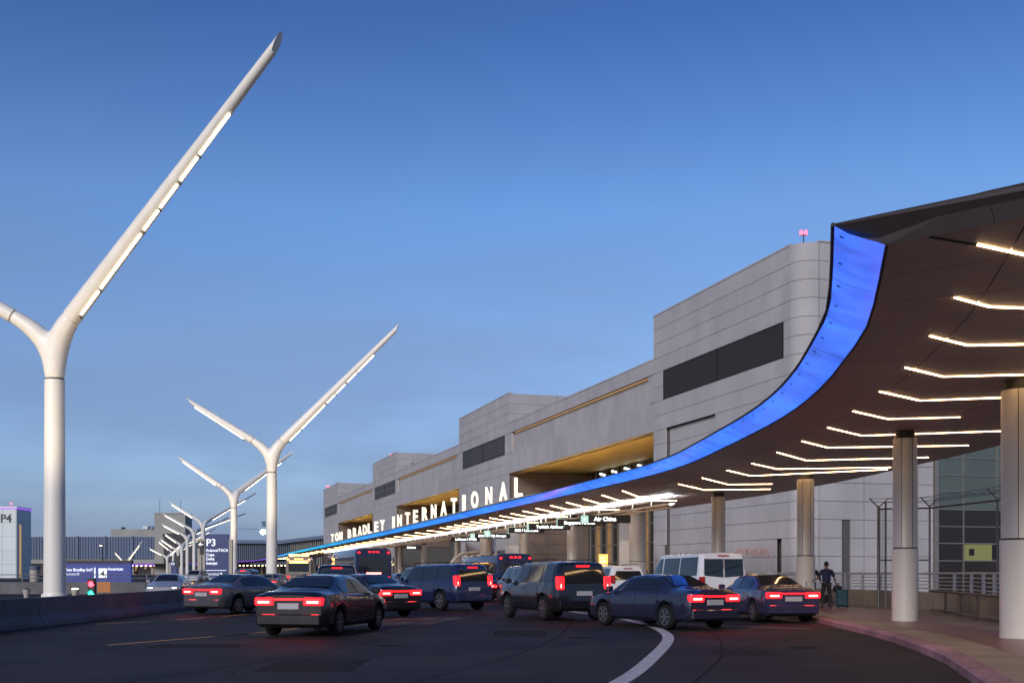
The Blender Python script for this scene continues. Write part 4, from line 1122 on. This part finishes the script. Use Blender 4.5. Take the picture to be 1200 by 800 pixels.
# ================================================================ vehicles
def interp(K, x):
    if x <= K[0][0]: return K[0][1]
    for (a, va), (b, vb) in zip(K, K[1:]):
        if x <= b: return va+(vb-va)*(x-a)/(b-a)
    return K[-1][1]
def smooth_i(K, x, h=.09): return (interp(K, x-h)+interp(K, x)*2+interp(K, x+h))/4
TYPES = {
 'sedan': dict(L=4.8, W=1.84, wr=.33, ax=(.98, 3.86), s=.20, lean=0, gw=(.98, 1.66), fw=(3.05, 3.68), wins=((1.35, 2.28), (2.36, 3.42)),
    r=[(0,1.00),(.12,1.05),(.85,1.09),(1.65,1.41),(2.4,1.45),(3.0,1.40),(3.75,1.0),(4.6,.82),(4.8,.72)], b=[(0,.96),(.85,1.0),(3.75,.94),(4.6,.79),(4.8,.69)], rw=[(0,.76),(.85,.74),(1.65,.56),(3.0,.57),(3.75,.72),(4.8,.66)]),
 'suv': dict(L=5.0, W=2.0, wr=.39, ax=(1.02, 4.02), s=.30, lean=.22, gw=None, fw=(3.25, 3.95), wins=((.35, 1.25), (1.33, 2.3), (2.38, 3.55)),
    r=[(0,1.76),(.15,1.82),(1,1.85),(3.2,1.81),(4.05,1.18),(4.85,1.05),(5.0,.92)], b=[(0,1.16),(4.0,1.12),(4.85,1.0),(5,.88)], rw=[(0,.76),(3.2,.74),(4.05,.82),(5,.78)]),
 'van': dict(L=5.6, W=2.06, wr=.36, ax=(1.15, 4.55), s=.28, lean=.10, gw=None, fw=(4.05, 4.85), wins=((.25, 1.85), (1.95, 3.45), (3.58, 4.5)),
    r=[(0,2.17),(.1,2.22),(3.9,2.19),(4.95,1.27),(5.45,1.05),(5.6,.9)], b=[(0,1.32),(4.9,1.20),(5.45,1.0),(5.6,.86)], rw=[(0,.86),(3.9,.84),(4.95,.86),(5.6,.78)]),
}
def make_car(kind, paint, name, label, cat, X, Y, head, lights='tail', group='vehicles in the forecourt lanes', brake=True, bar=False, W_=None, low=False):
    T = TYPES[kind]; Lg, Wd = T['L'], T['W']/2
    root = thing(name, label, cat, (X, Y, .01), R(90+head), group)
    def lean(x, y, z):
        k = max(0, 1-x/.9)
        return (x-Lg/2 + T['lean']*max(0, z-1.05)*k, y, z)
    def sec(x):
        d0, d1 = min(x, .35)/.35, min(Lg-x, .5)/.5
        f_ = (1-.13*(1-d0)**2.4)*(1-.20*(1-d1)**2.2)
        w_ = Wd*f_; r_ = smooth_i(T['r'], x) - .05*(1-min(1, d0*2))**2; b_ = min(smooth_i(T['b'], x), r_-.035); rw = min(smooth_i(T['rw'], x)*f_, w_*.95)
        s_ = T['s']+.08*(1-d0)**2+.05*(1-d1)**2
        for a in T['ax']:
            q = (T['wr']+.065)**2-(x-a)**2
            if q > 0: s_ = max(s_, T['wr']+math.sqrt(q)-.0)
        return w_, r_, b_, rw, s_
    def ring(x):
        w_, r_, b_, rw, s_ = sec(x)
        m_ = max(b_*.60, min(s_+.05, b_-.1))
        s2 = min(s_+.10, m_-.02) if s_ < .4 else min(s_+.02, m_-.01)
        h = [(w_*.86, s_), (w_*.975, s2), (w_, m_), (w_*.985, (m_+b_)/2+.03), (w_*.945, b_), (rw, r_-.045), (rw-.09, r_-.008), (rw*.5, r_+.012)]
        P = [(0, s_)] + h + [(0, r_+.018)] + [(-y, z) for y, z in h[::-1]]
        return [lean(x, y, z) for y, z in P]
    xs = [0, .03, .08, .15, .25]+[.25+.1*k for k in range(1, int((Lg-.55)/.1))]+[Lg-.25, Lg-.12, Lg-.04, Lg]
    for a in T['ax']: xs += [a-T['wr']-.064, a+T['wr']+.064, a-T['wr']-.05, a+T['wr']+.05]
    xs = sorted(set(round(v, 3) for v in xs))
    rows = [ring(x) for x in xs]; m = MB().grid(rows, close=True); n = len(rows[0])
    m.f += [tuple(range(n)), tuple(range(len(rows)*n-n, len(rows)*n))]
    body = m.build('body', 'car_'+paint, root, smooth=True)
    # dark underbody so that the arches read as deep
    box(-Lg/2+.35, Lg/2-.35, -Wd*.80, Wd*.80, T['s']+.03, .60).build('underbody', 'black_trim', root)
    def topglass(x0, x1, nm):
        g = []
        for k in range(9):
            x = x0+(x1-x0)*k/8; w_, r_, b_, rw, s_ = sec(x)
            g.append([lean(x, y, r_+.030-.02*abs(y/rw)**3) for y in (-(rw-.10), -rw*.5, 0, rw*.5, rw-.10)])
        MB().grid(g).build(nm, 'glass_dark', root, smooth=True)
    topglass(*T['fw'], 'windshield')
    if T['gw']: topglass(*T['gw'], 'rear_window')
    else:
        w_, r_, b_, rw, s_ = sec(0.0); z0 = b_+.02; z1 = r_-.13
        ys = (-(w_*.86), w_*.86, rw*.97, -rw*.97)
        def P(y, z, o=-.012): v = lean(0, y, z); return (v[0]+o, v[1], v[2])
        if kind == 'van':
            for s_ in (-1, 1): MB().add([P(s_*.03, z0), P(s_*w_*.84, z0+.06), P(s_*w_*.86, z0+.16), P(s_*w_*.84, z1), P(s_*.03, z1), P(s_*.03, z0, .02), P(s_*w_*.84, z0+.06, .02), P(s_*w_*.86, z0+.16, .02), P(s_*w_*.84, z1, .02), P(s_*.03, z1, .02)], [(0,1,2,3,4), (9,8,7,6,5)]+[(i, (i+1) % 5, 5+(i+1) % 5, 5+i) for i in range(5)]).build('rear_window', 'glass_dark', root)
            MB().add([P(-.012, .45, -.006), P(.012, .45, -.006), P(.012, z1+.05, -.006), P(-.012, z1+.05, -.006)], [(0,1,2,3)]).build('door_seam', 'black_trim', root)
        else:
            MB().add([P(-w_*.80, z0), P(w_*.80, z0), P(w_*.84, z0+.08), P(rw*.90, z1), P(-rw*.90, z1), P(-w_*.84, z0+.08)], [(0,1,2,3,4,5)]).build('rear_window', 'glass_dark', root)
    for x0, x1 in T['wins']:
        for s_ in (-1, 1):
            g = []; ok_ = False
            for k in range(7):
                x = x0+(x1-x0)*k/6; w_, r_, b_, rw, s2 = sec(x); y0, z0, y1, z1 = w_*.945, b_, rw, r_-.045
                hh = z1-z0
                if hh < .10: y1, z1 = y0, z0+.001
                g.append([lean(x, s_*(y0+(y1-y0)*u+.012), z0+(z1-z0)*u+.002) for u in (.10, .5, .88)])
            MB().grid(g).build('side_window', 'glass_dark', root, smooth=True)
    seams = [T['wins'][-1][1]+.12] + [(a_[1]+b_[0])/2 for a_, b_ in zip(T['wins'][-2:], T['wins'][-1:])] + [T['wins'][-2][0]+(.0 if kind == 'sedan' else .05)]
    for xq in seams:
        w_, r_, b_, rw, s2 = sec(xq)
        for s_ in (-1, 1):
            zz = [T['s']+.14, b_*.6, (b_*.6+b_)/2+.03, b_]; yy = [w_*.978, w_, w_*.985, w_*.945]
            if s2 > zz[0]: zz = [max(z_, s2+.03) for z_ in zz]
            MB().grid([[(xq-Lg/2-.006, s_*(y_+.004), z_), (xq-Lg/2+.006, s_*(y_+.004), z_)] for y_, z_ in zip(yy, zz)]).build('door_seam', 'black_trim', root)
    for a in T['ax']:
        for s_ in (-1, 1):
            wr = T['wr']; wv = .11; c = (a-Lg/2, s_*(Wd-.13), wr)
            ty = MB().lathe([(wr*.62, -wv), (wr*.93, -wv), (wr, -wv*.7), (wr, wv*.7), (wr*.93, wv), (wr*.62, wv)], 22, c, axis='y').build('wheel', 'tyre', root, smooth=True)
            rm = MB(); rm.lathe([(wr*.61, -wv*.98), (wr*.61, wv*.98)], 18, c, axis='y')
            ro = rm.build('rim', 'dark', ty)
            sp = MB()
            for k in range(6):
                an = k*math.pi/3
                d_ = (math.cos(an), math.sin(an)); p_ = (-d_[1]*.03, d_[0]*.03); yo = c[1]+s_*wv*1.02
                sp.add([(c[0]+p_[0], yo, c[2]+p_[1]), (c[0]-p_[0], yo, c[2]-p_[1]), (c[0]+d_[0]*wr*.62-p_[0], yo, c[2]+d_[1]*wr*.62-p_[1]), (c[0]+d_[0]*wr*.62+p_[0], yo, c[2]+d_[1]*wr*.62+p_[1])], [(0, 1, 2, 3)])
            sp.grid([[(c[0]+math.cos(k*math.pi/10)*wr*q_, c[1]+s_*wv*1.03, c[2]+math.sin(k*math.pi/10)*wr*q_) for k in range(21)] for q_ in (.67, .58)])
            sp.build('spokes', 'rim', ty)
    # bumpers, plate, lights, mirrors, handles
    we = Wd*.87; rz = -Lg/2
    def lz(z): return T['lean']*max(0, z-1.05)
    box(rz-.05, rz+.12, -we*.98, we*.98, T['s']+.08, T['s']+.34).build('rear_bumper', 'car_'+paint if kind != 'van' else 'black_trim', root, bevel=.03)
    box(Lg/2-.10, Lg/2+.03, -Wd*.78, Wd*.78, T['s']+.06, T['s']+.30).build('front_bumper', 'black_trim', root, bevel=.03)
    pz_ = {'sedan': .72, 'suv': .86, 'van': .80}[kind]
    box(rz-.035, rz+.01, -.26, .26, pz_-.07, pz_+.07).build('licence_plate', 'plate', root, bevel=.004)
    tz0, tz1, ty0 = {'sedan': (.74, .92, .46), 'suv': (.98, 1.38, .78), 'van': (.98, 1.36, .84)}[kind]
    tm = 'tail' if lights == 'tail' else 'tail_off'
    for s_ in (-1, 1):
        xo = lz((tz0+tz1)/2)
        o = box(rz-.03+xo, rz+.16+xo, s_*we*ty0 if s_ > 0 else -we*1.045, we*1.045 if s_ > 0 else -we*ty0, tz0, tz1).build('tail_light', tm, root, bevel=.025)
        if lights == 'tail' and brake: box(rz-.045+xo, rz-.031+xo, s_*we*(ty0+.12), s_*we*.93, tz0+.05, tz0+.10 if kind == 'sedan' else tz0+.17).build('brake_lamp', 'tail_hot', o)
        hz = {'sedan': .66, 'suv': .86, 'van': .88}[kind]
        box(Lg/2-.34, Lg/2-.03, s_*Wd*.50, s_*Wd*.80, hz-.09, hz+.07).build('headlight', 'head' if lights == 'head' else 'head_off', root, bevel=.03)
        mx_ = T['fw'][1]-Lg/2-.25; mz = interp(T['b'], T['fw'][1]-.3)+.09
        box(mx_-.07, mx_+.07, s_*(Wd*.95), s_*(Wd*.95+.20), mz-.07, mz+.09).build('wing_mirror', 'car_'+paint if kind != 'van' else 'black_trim', root, bevel=.03)
        for x0, x1 in T['wins'][-2:]:
            xh = x0+.12-Lg/2; zb = interp(T['b'], x0)-.13
            box(xh, xh+.2, s_*(Wd*.985), s_*(Wd*.985+.035), zb, zb+.035).build('door_handle', 'chrome' if kind != 'van' else 'black_trim', root)
    if bar and kind == 'sedan': box(rz-.028, rz+.02, -we*.45, we*.45, .86, .90).build('light_bar', tm, root)  # added glowing strip, stands in for streaked red tail lights
    if kind in ('suv', 'van'):
        xo = lz(T['r'][0][1]-.1); zt = T['r'][0][1]-.03
        box(rz-.03+xo, rz+.03+xo, -.22, .22, zt-.05, zt).build('high_brake_light', tm, root, bevel=.008)
        if kind == 'suv':
            for s_ in (-1, 1): MB().tube([(-1.9, s_*.68, 1.88), (-1.7, s_*.68, 1.92), (.6, s_*.68, 1.90), (.8, s_*.68, 1.86)], .02, 6).build('roof_rail', 'black_trim', root)
    return root
def car_at(px, Y, *a, **k): return (px-600)/F*Y, Y
def put(kind, paint, px, Y, head, label, lights='tail', name=None, cat=None, **kw):
    X = (px-600)/F*Y; Lg = TYPES[kind]['L']/2   # px, Y give the middle of the rear end
    h = R(head)
    name = name or {'sedan': 'sedan_car', 'suv': 'sport_utility_car', 'van': 'passenger_van'}[kind]; cat = cat or {'sedan': 'car', 'suv': 'car', 'van': 'van'}[kind]
    return make_car(kind, paint, name, label, cat, X-math.sin(h)*Lg, Y+math.cos(h)*Lg, head, lights, **kw)
v = put('van', 'white', 849, 42, 15, 'white passenger van stopped at the kerb with wide dark rear windows', lights='off')
put('suv', 'white', 737, 56, 13, 'white sport utility car stopped left of the white van', lights='off')
put('suv', 'black', 685, 36, 22, 'big black sport utility car with lit tail lights just left of the curved white line', bar=True)
put('sedan', 'blue', 838, 30.5, 30, 'dark blue sedan braking in front of the white van', bar=True)
put('sedan', 'violet', 930, 34.5, 10, 'violet blue sedan along the red kerb near the man in the navy shirt', bar=True)
put('suv', 'navy', 556, 46, 38, 'dark navy sport utility car turning left in the middle of the forecourt')
put('sedan', 'black', 470, 39, 40, 'black sedan with lit tail lights crossing the middle lanes, beyond the worn crosswalk', bar=True)
put('sedan', 'black', 338, 27, -12, 'black sedan nearest on the left, in the lane beside the long yellow line', bar=True)
put('sedan', 'grey', 236, 42, -24, 'dark grey sedan with red lit tail moving right beside the concrete barrier', bar=True)
put('suv', 'black', 395, 50, 10, 'black sport utility car left of the middle lanes, behind the yellow dashes')
put('sedan', 'silver', 352, 60, -12, 'silver sedan with red tail lights at the left end of the traffic queue', bar=True)
put('sedan', 'red', 430, 64, 18, 'dark red sedan in the queue in front of the dark blue bus')
put('suv', 'grey', 512, 66, 25, 'grey sport utility car in the queue right of the bus')
put('sedan', 'black', 588, 60, 20, 'black sedan in the queue below the EVA Air sign', bar=True)
put('suv', 'black', 634, 55, 16, 'black sport utility car left of the big black one, before the brown wall')
put('sedan', 'silver', 478, 84, 18, 'silver sedan in the far queue right of the bus')
put('sedan', 'grey', 310, 84, -6, 'grey sedan in the far lanes just left of the second lamp pole')
put('sedan', 'beige', 395, 96, 10, 'beige sedan in the far lanes between the amber shuttle and the bus')
put('suv', 'navy', 284, 110, 0, 'navy sport utility car far off between the second and third lamp poles')
put('sedan', 'black', 548, 88, 18, 'black sedan in the far queue left of the thick grey column')
c = put('sedan', 'silver', 209, 66, 186, 'oncoming sedan with bright white headlights behind the barrier', lights='head')
put('suv', 'white', 236, 150, 180, 'far oncoming white car with headlights lit near the P3 sign', lights='head')
put('sedan', 'white', 302, 170, 176, 'far oncoming white sedan with headlights left of the second lamp pole', lights='head')

def bus(px, Y, head, Lb, Wb, Hb, paint, label, kind):
    X = (px-600)/F*Y; h = R(head)
    b = thing('shuttle_bus' if kind == 'shuttle' else 'bus', label, 'bus', (X-math.sin(h)*Lb/2, Y+math.cos(h)*Lb/2, .01), R(90+head), 'buses')
    x0, x1, w_ = -Lb/2, Lb/2, Wb/2
    rows = []
    for x, s_ in ((x0, .93), (x0+.06, .98), (x0+.2, 1), (x1-.4, 1), (x1-.12, .97), (x1, .9)):
        rows.append([(x, y*s_, z if z < 1 else .4+(z-.4)*(.985+.015*s_)) for y, z in ((w_*.96, .38), (w_, .55), (w_, 1.3), (w_*.99, Hb-.35), (w_*.93, Hb-.1), (w_*.8, Hb), (0, Hb+.04), (-w_*.8, Hb), (-w_*.93, Hb-.1), (-w_*.99, Hb-.35), (-w_, 1.3), (-w_, .55), (-w_*.96, .38))])
    m = MB().grid(rows, close=True); m.f += [tuple(range(13)), tuple(range(65, 78))]; m.build('body', 'car_'+paint, b, smooth=True)
    nw = int((Lb-1.6)/1.5)
    for s_ in (-1, 1):
        for i in range(nw):
            a = x0+.6+i*1.5; box(a, a+1.42, s_*(w_-.02), s_*(w_+.012), 1.42, Hb-.55).build('side_window', 'glass_dark', b)
        for a in (x0+Lb*.2, x1-Lb*.2): 
            t_ = MB().lathe([(.3, -.14), (.44, -.14), (.47, -.1), (.47, .1), (.44, .14), (.3, .14)], 20, (a, s_*(w_-.12), .47), axis='y').build('wheel', 'tyre', b, smooth=True)
            MB().lathe([(.28, -.15), (.28, .15)], 16, (a, s_*(w_-.12), .47), axis='y').build('rim', 'rim', t_)
    box(x0-.015, x0+.05, -w_*.78, w_*.78, 1.6, Hb-.6).build('rear_window', 'glass_dark', b)
    box(x1-.05, x1+.012, -w_*.8, w_*.8, 1.2, Hb-.5).build('windshield', 'glass_dark', b)
    box(x0-.06, x0+.1, -w_*.95, w_*.95, .42, .68).build('rear_bumper', 'black_trim', b, bevel=.02)
    for s_ in (-1, 1):
        box(x0-.03, x0+.05, s_*w_*.72, s_*w_*.88, .95, 1.25).build('tail_light', 'tail', b, bevel=.01)
        box(x0-.03, x0+.05, s_*w_*.74, s_*w_*.86, Hb-.32, Hb-.20).build('marker_light', 'tail' if kind != 'shuttle' else 'amber', b, bevel=.01)
        box(x1-.1, x1+.03, s_*w_*.6, s_*w_*.85, .8, 1.05).build('headlight', 'head_off', b, bevel=.01)
    for k in (-1, 0, 1): box(x0-.03, x0+.05, k*.28-.08, k*.28+.08, Hb-.26, Hb-.17).build('marker_light', 'tail' if kind != 'shuttle' else 'amber', b)
    if kind == 'shuttle':
        for k in (-1.4, -.7, 0, .7, 1.4): box(x0+.02+.4, x0+.62, k*.5-.16, k*.5+.16, Hb+.045, Hb+.22).build('roof_beacon', 'amber', b, bevel=.02)
        box(x0-.028, x0+.0, -w_*.7, w_*.7, Hb-.56, Hb-.38).build('destination_sign', 'amber', b)
    else:
        box(x0-.028, x0+.02, -.5, .5, 1.42, 1.52).build('brake_bar', 'tail_hot', b)
    return b
bus(438, 80, 17, 11.5, 2.55, 3.15, 'navy', 'dark navy bus with red rear lights under the cyan part of the canopy edge', 'bus')
bus(350, 104, 8, 7, 2.3, 2.95, 'beige', 'small shuttle bus with glowing amber roof lights right of the second lamp pole', 'shuttle')
bus(604, 74, 17, 9, 2.4, 2.7, 'navy', 'low dark bus at the kerb behind the queue, left of the grey column', 'bus')

# ================================================================ people
def skin_mesh(name, mat, parent, V, E, Rr, lvl=2, root=0):
    me = bpy.data.meshes.new(name); me.from_pydata(V, E, []); me.update()
    o = bpy.data.objects.new(name, me); C.objects.link(o); o.parent = parent
    md = o.modifiers.new('skin', 'SKIN'); md.use_smooth_shade = True
    for i, r_ in enumerate(Rr):
        sv = me.skin_vertices[0].data[i]; sv.radius = r_ if isinstance(r_, tuple) else (r_, r_); sv.use_root = (i == root)
    s_ = o.modifiers.new('sub', 'SUBSURF'); s_.levels = lvl; s_.render_levels = lvl
    me.materials.append(M[mat]); return o
def person(label, X, Y, rz, pose, shirt, trousers):
    # local: faces +y ; joints in metres
    p = thing('person', label, 'person', (X, Y, .15), rz)
    J = pose
    V = []; E = []; Rr = []
    def add(v, r_, par=None):
        V.append(v); Rr.append(r_)
        if par is not None: E.append((par, len(V)-1))
        return len(V)-1
    pel = add((0, 0, .95), (.15, .11)); wst = add((0, 0, 1.10), (.14, .10), pel); ch = add((0, .01, 1.30), (.17, .11), wst); sh = add((0, .0, 1.44), (.10, .08), ch)
    nk = add((0, .01, 1.53), .055, sh); hd0 = add((0, .02, 1.60), (.068, .075), nk); hd1 = add((0, .025, 1.67), (.078, .095), hd0); hd2 = add((0, .02, 1.74), (.062, .075), hd1)
    hands = []
    for s_ in (-1, 1):
        S, El, Wr = J['arm'][0 if s_ < 0 else 1]
        a = add(S, .062, sh); b = add(tuple((Vector(S)+Vector(El))/2), .052, a); c = add(El, .042, b); d = add(Wr, .03, c)
        dv = (Vector(Wr)-Vector(El)).normalized(); pm = Vector(Wr)+dv*.07; e_ = add(tuple(pm), (.036, .02), d); hands.append((pm, dv, s_))
    for s_ in (-1, 1):
        H, K, A_, T_ = J['leg'][0 if s_ < 0 else 1]
        a = add(H, .09, pel); b = add(K, .058, a); m_ = add(tuple(Vector(K).lerp(Vector(A_), .35)), .055, b); c = add(A_, .036, m_); d = add(T_, (.038, .028), c)
    skin_mesh('body', 'skin', p, V, E, Rr)
    for pm, dv, s_ in hands:
        side = dv.cross(Vector((0, 1, 0))).normalized()
        side = Vector((0, 1, 0)) - dv*dv.y; side.normalize(); curl = dv.cross(side)*s_
        for k, (o_, ln) in enumerate(((-.028, .055), (-.010, .066), (.009, .07), (.027, .062))):
            b0 = pm+side*o_-dv*.005; b1 = b0+dv*ln*.5; b2 = b1+dv*ln*.3+curl*ln*.3; b3 = b2+curl*ln*.3
            skin_mesh('finger', 'skin', p, [tuple(q) for q in (b0, b1, b2, b3)], [(0, 1), (1, 2), (2, 3)], [.0095, .009, .008, .007], 1)
        b0 = pm-dv*.045+side*.03; b1 = b0+side*.025+dv*.02; b2 = b1+dv*.03
        skin_mesh('thumb', 'skin', p, [tuple(q) for q in (b0, b1, b2)], [(0, 1), (1, 2)], [.011, .0105, .009], 1)
    # shirt
    V, E, Rr = [], [], []
    a = add((0, 0, .89), (.18, .14)); b = add((0, 0, 1.10), (.17, .13), a); c = add((0, .01, 1.30), (.19, .14), b); d = add((0, .0, 1.44), (.125, .10), c); add((0, .01, 1.50), (.07, .065), d)
    for s_ in (-1, 1):
        S, El, Wr = J['arm'][0 if s_ < 0 else 1]
        x_ = add(S, .085, d); add(tuple(Vector(S).lerp(Vector(El), .55)), .072, x_); 
        if J.get('long'): y_ = add(El, .058, len(V)-1); add(tuple(Vector(El).lerp(Vector(Wr), .9)), .042, y_)
        else: add(tuple(Vector(S).lerp(Vector(El), .85)), .066, len(V)-1)
    skin_mesh('shirt', shirt, p, V, E, Rr)
    V, E, Rr = [], [], []
    a = add((0, 0, .98), (.16, .125))
    for s_ in (-1, 1):
        H, K, A_, T_ = J['leg'][0 if s_ < 0 else 1]
        h_ = add(H, .108, a); k_2 = add(K, .078, h_); add(tuple(Vector(K).lerp(Vector(A_), .5)), .070, k_2); add(tuple(Vector(K).lerp(Vector(A_), .97)), .062, len(V)-1)
    skin_mesh('trousers', trousers, p, V, E, Rr)
    for s_ in (0, 1):
        H, K, A_, T_ = J['leg'][s_]; A2 = Vector(A_); T2 = Vector(T_)
        skin_mesh('shoe', 'shoe', p, [tuple(A2+Vector((0, -.03, -.02))), tuple(A2.lerp(T2, .4)+Vector((0, 0, -.02))), tuple(T2+Vector((0, .03, -.005)))], [(0, 1), (1, 2)], [(.05, .05), (.052, .045), (.045, .032)], 2)
    hm = MB()
    bm = bmesh.new(); bmesh.ops.create_uvsphere(bm, u_segments=20, v_segments=14, radius=1)
    for v_ in bm.verts:
        v_.co = Vector((v_.co.x*.088, v_.co.y*.108, v_.co.z*.108)); 
        if v_.co.y > .03 and v_.co.z < .03: v_.co *= .80
        if v_.co.z < -.05: v_.co.z = -.05-(v_.co.z+.05)*-.3
        v_.co += Vector((0, .012, 1.695))
    me = bpy.data.meshes.new('hair'); bm.to_mesh(me); bm.free(); me.materials.append(M['hair'])
    for q in me.polygons: q.use_smooth = True
    o = bpy.data.objects.new('hair', me); C.objects.link(o); o.parent = p
    for s_ in (-1, 1): MB().lathe([(.012, -.012), (.028, 0), (.012, .012)], 10, (s_*.083, .02, 1.665), axis='y').build('ear', 'skin', p, smooth=True)
    # face
    for s_ in (-1, 1): MB().lathe([(.004, 0), (.011, .004), (.004, .012)], 8, (s_*.03, .105, 1.68), axis='y').build('eye', 'hair', p)
    MB().add([(-.012, .108, 1.64), (.012, .108, 1.64), (0, .135, 1.645), (0, .108, 1.685)], [(0, 2, 3), (2, 1, 3), (0, 1, 2), (0, 3, 1)]).build('nose', 'skin', p)
    box(-.025, .025, .100, .108, 1.612, 1.62).build('mouth', 'hair', p)
    return p
X = (968.5-600)/F*45
person('man in navy short sleeved shirt seen from behind, walking away with luggage', X, 45, R(4), dict(
    arm=(((-.20, 0, 1.42), (-.30, .06, 1.17), (-.40, .26, 1.06)), ((.20, 0, 1.42), (.30, -.05, 1.15), (.37, -.04, .90))),
    leg=(((-.09, 0, .90), (-.12, .14, .50), (-.12, .10, .09), (-.12, .26, .045)), ((.09, 0, .90), (.13, .02, .49), (.14, -.20, .12), (.15, -.05, .045)))), 'shirt', 'trousers')
bg_ = thing('duffel_bag', 'black shoulder bag held in the right hand of the man in the navy shirt', 'bag', (X+.42, 44.95, .68+.0))
MB().tube([(-.05, -.22, .18), (-.02, -.16, .2), (-.0, 0, .2), (0, .16, .2), (0, .22, .18)], [.10, .15, .16, .15, .10], 14).build('bag_body', 'bag', bg_, smooth=True)
MB().tube([(0, -.14, .33), (0, -.06, .42), (0, .06, .42), (0, .14, .33)], .012, 6).build('strap', 'bag', bg_)
sc_ = thing('suitcase', 'dark teal upright rolling suitcase at the right foot of the man in the navy shirt', 'suitcase', (X+.52, 44.7, .15), R(-8))
box(-.22, .22, -.13, .13, .06, .72).build('shell', 'teal_case', sc_, bevel=.05); box(-.19, .19, -.165, -.12, .12, .42).build('front_pocket', 'teal_case', sc_, bevel=.02)
for s_ in (-.17, .17):
    for y in (-.1, .1): MB().lathe([(.03, -.015), (.03, .015)], 10, (s_, y, .032), axis='y').build('caster', 'black_trim', sc_)
MB().tube([(-.1, .1, .7), (-.1, .1, 1.0), (.1, .1, 1.0), (.1, .1, .7)], .01, 6).build('pull_handle', 'chrome', sc_)
X2 = (951-600)/F*49
person('person in dark clothes almost hidden behind the canopy column, pushing a luggage cart', X2, 49, R(-30), dict(long=True,
    arm=(((-.20, 0, 1.42), (-.27, .10, 1.16), (-.22, .38, 1.06)), ((.20, 0, 1.42), (.30, .10, 1.16), (.26, .38, 1.06))),
    leg=(((-.09, 0, .90), (-.12, .14, .50), (-.12, .02, .09), (-.12, .18, .045)), ((.09, 0, .90), (.13, .02, .49), (.14, -.16, .12), (.15, -.02, .045)))), 'trousers', 'trousers')
ct = thing('luggage_cart', 'metal luggage cart with a dark case, right of the column by the man in navy', 'cart', ((963-600)/F*46.5, 46.5, .15), R(-50))
fr = MB(); fr.tube([(-.45, -.25, .2), (.45, -.2, .16), (.45, .2, .16), (-.45, .25, .2), (-.45, -.25, .2)], .018, 6); fr.tube([(-.45, -.25, .2), (-.58, -.25, 1.0), (-.58, .25, 1.0), (-.45, .25, .2)], .018, 6)
for y in (-.1, .0, .1): fr.tube([(-.45, y, .2), (.45, y, .165)], .01, 5)
fr.build('frame', 'chrome', ct, smooth=True)
for x_, y in ((-.42, -.24), (-.42, .24), (.4, 0)): MB().lathe([(.07, -.02), (.07, .02)], 12, (x_, y, .07), axis='y').build('wheel', 'tyre', ct)
cc = thing('suitcase', 'dark case lying on the luggage cart behind the column', 'suitcase', ((963-600)/F*46.5, 46.5, .36), R(-50))
box(-.33, .36, -.22, .22, 0, .28).build('shell', 'bag', cc, bevel=.05); MB().tube([(-.1, -.23, .1), (-.08, -.26, .14), (.08, -.26, .14), (.1, -.23, .1)], .012, 6).build('grip', 'black_trim', cc)
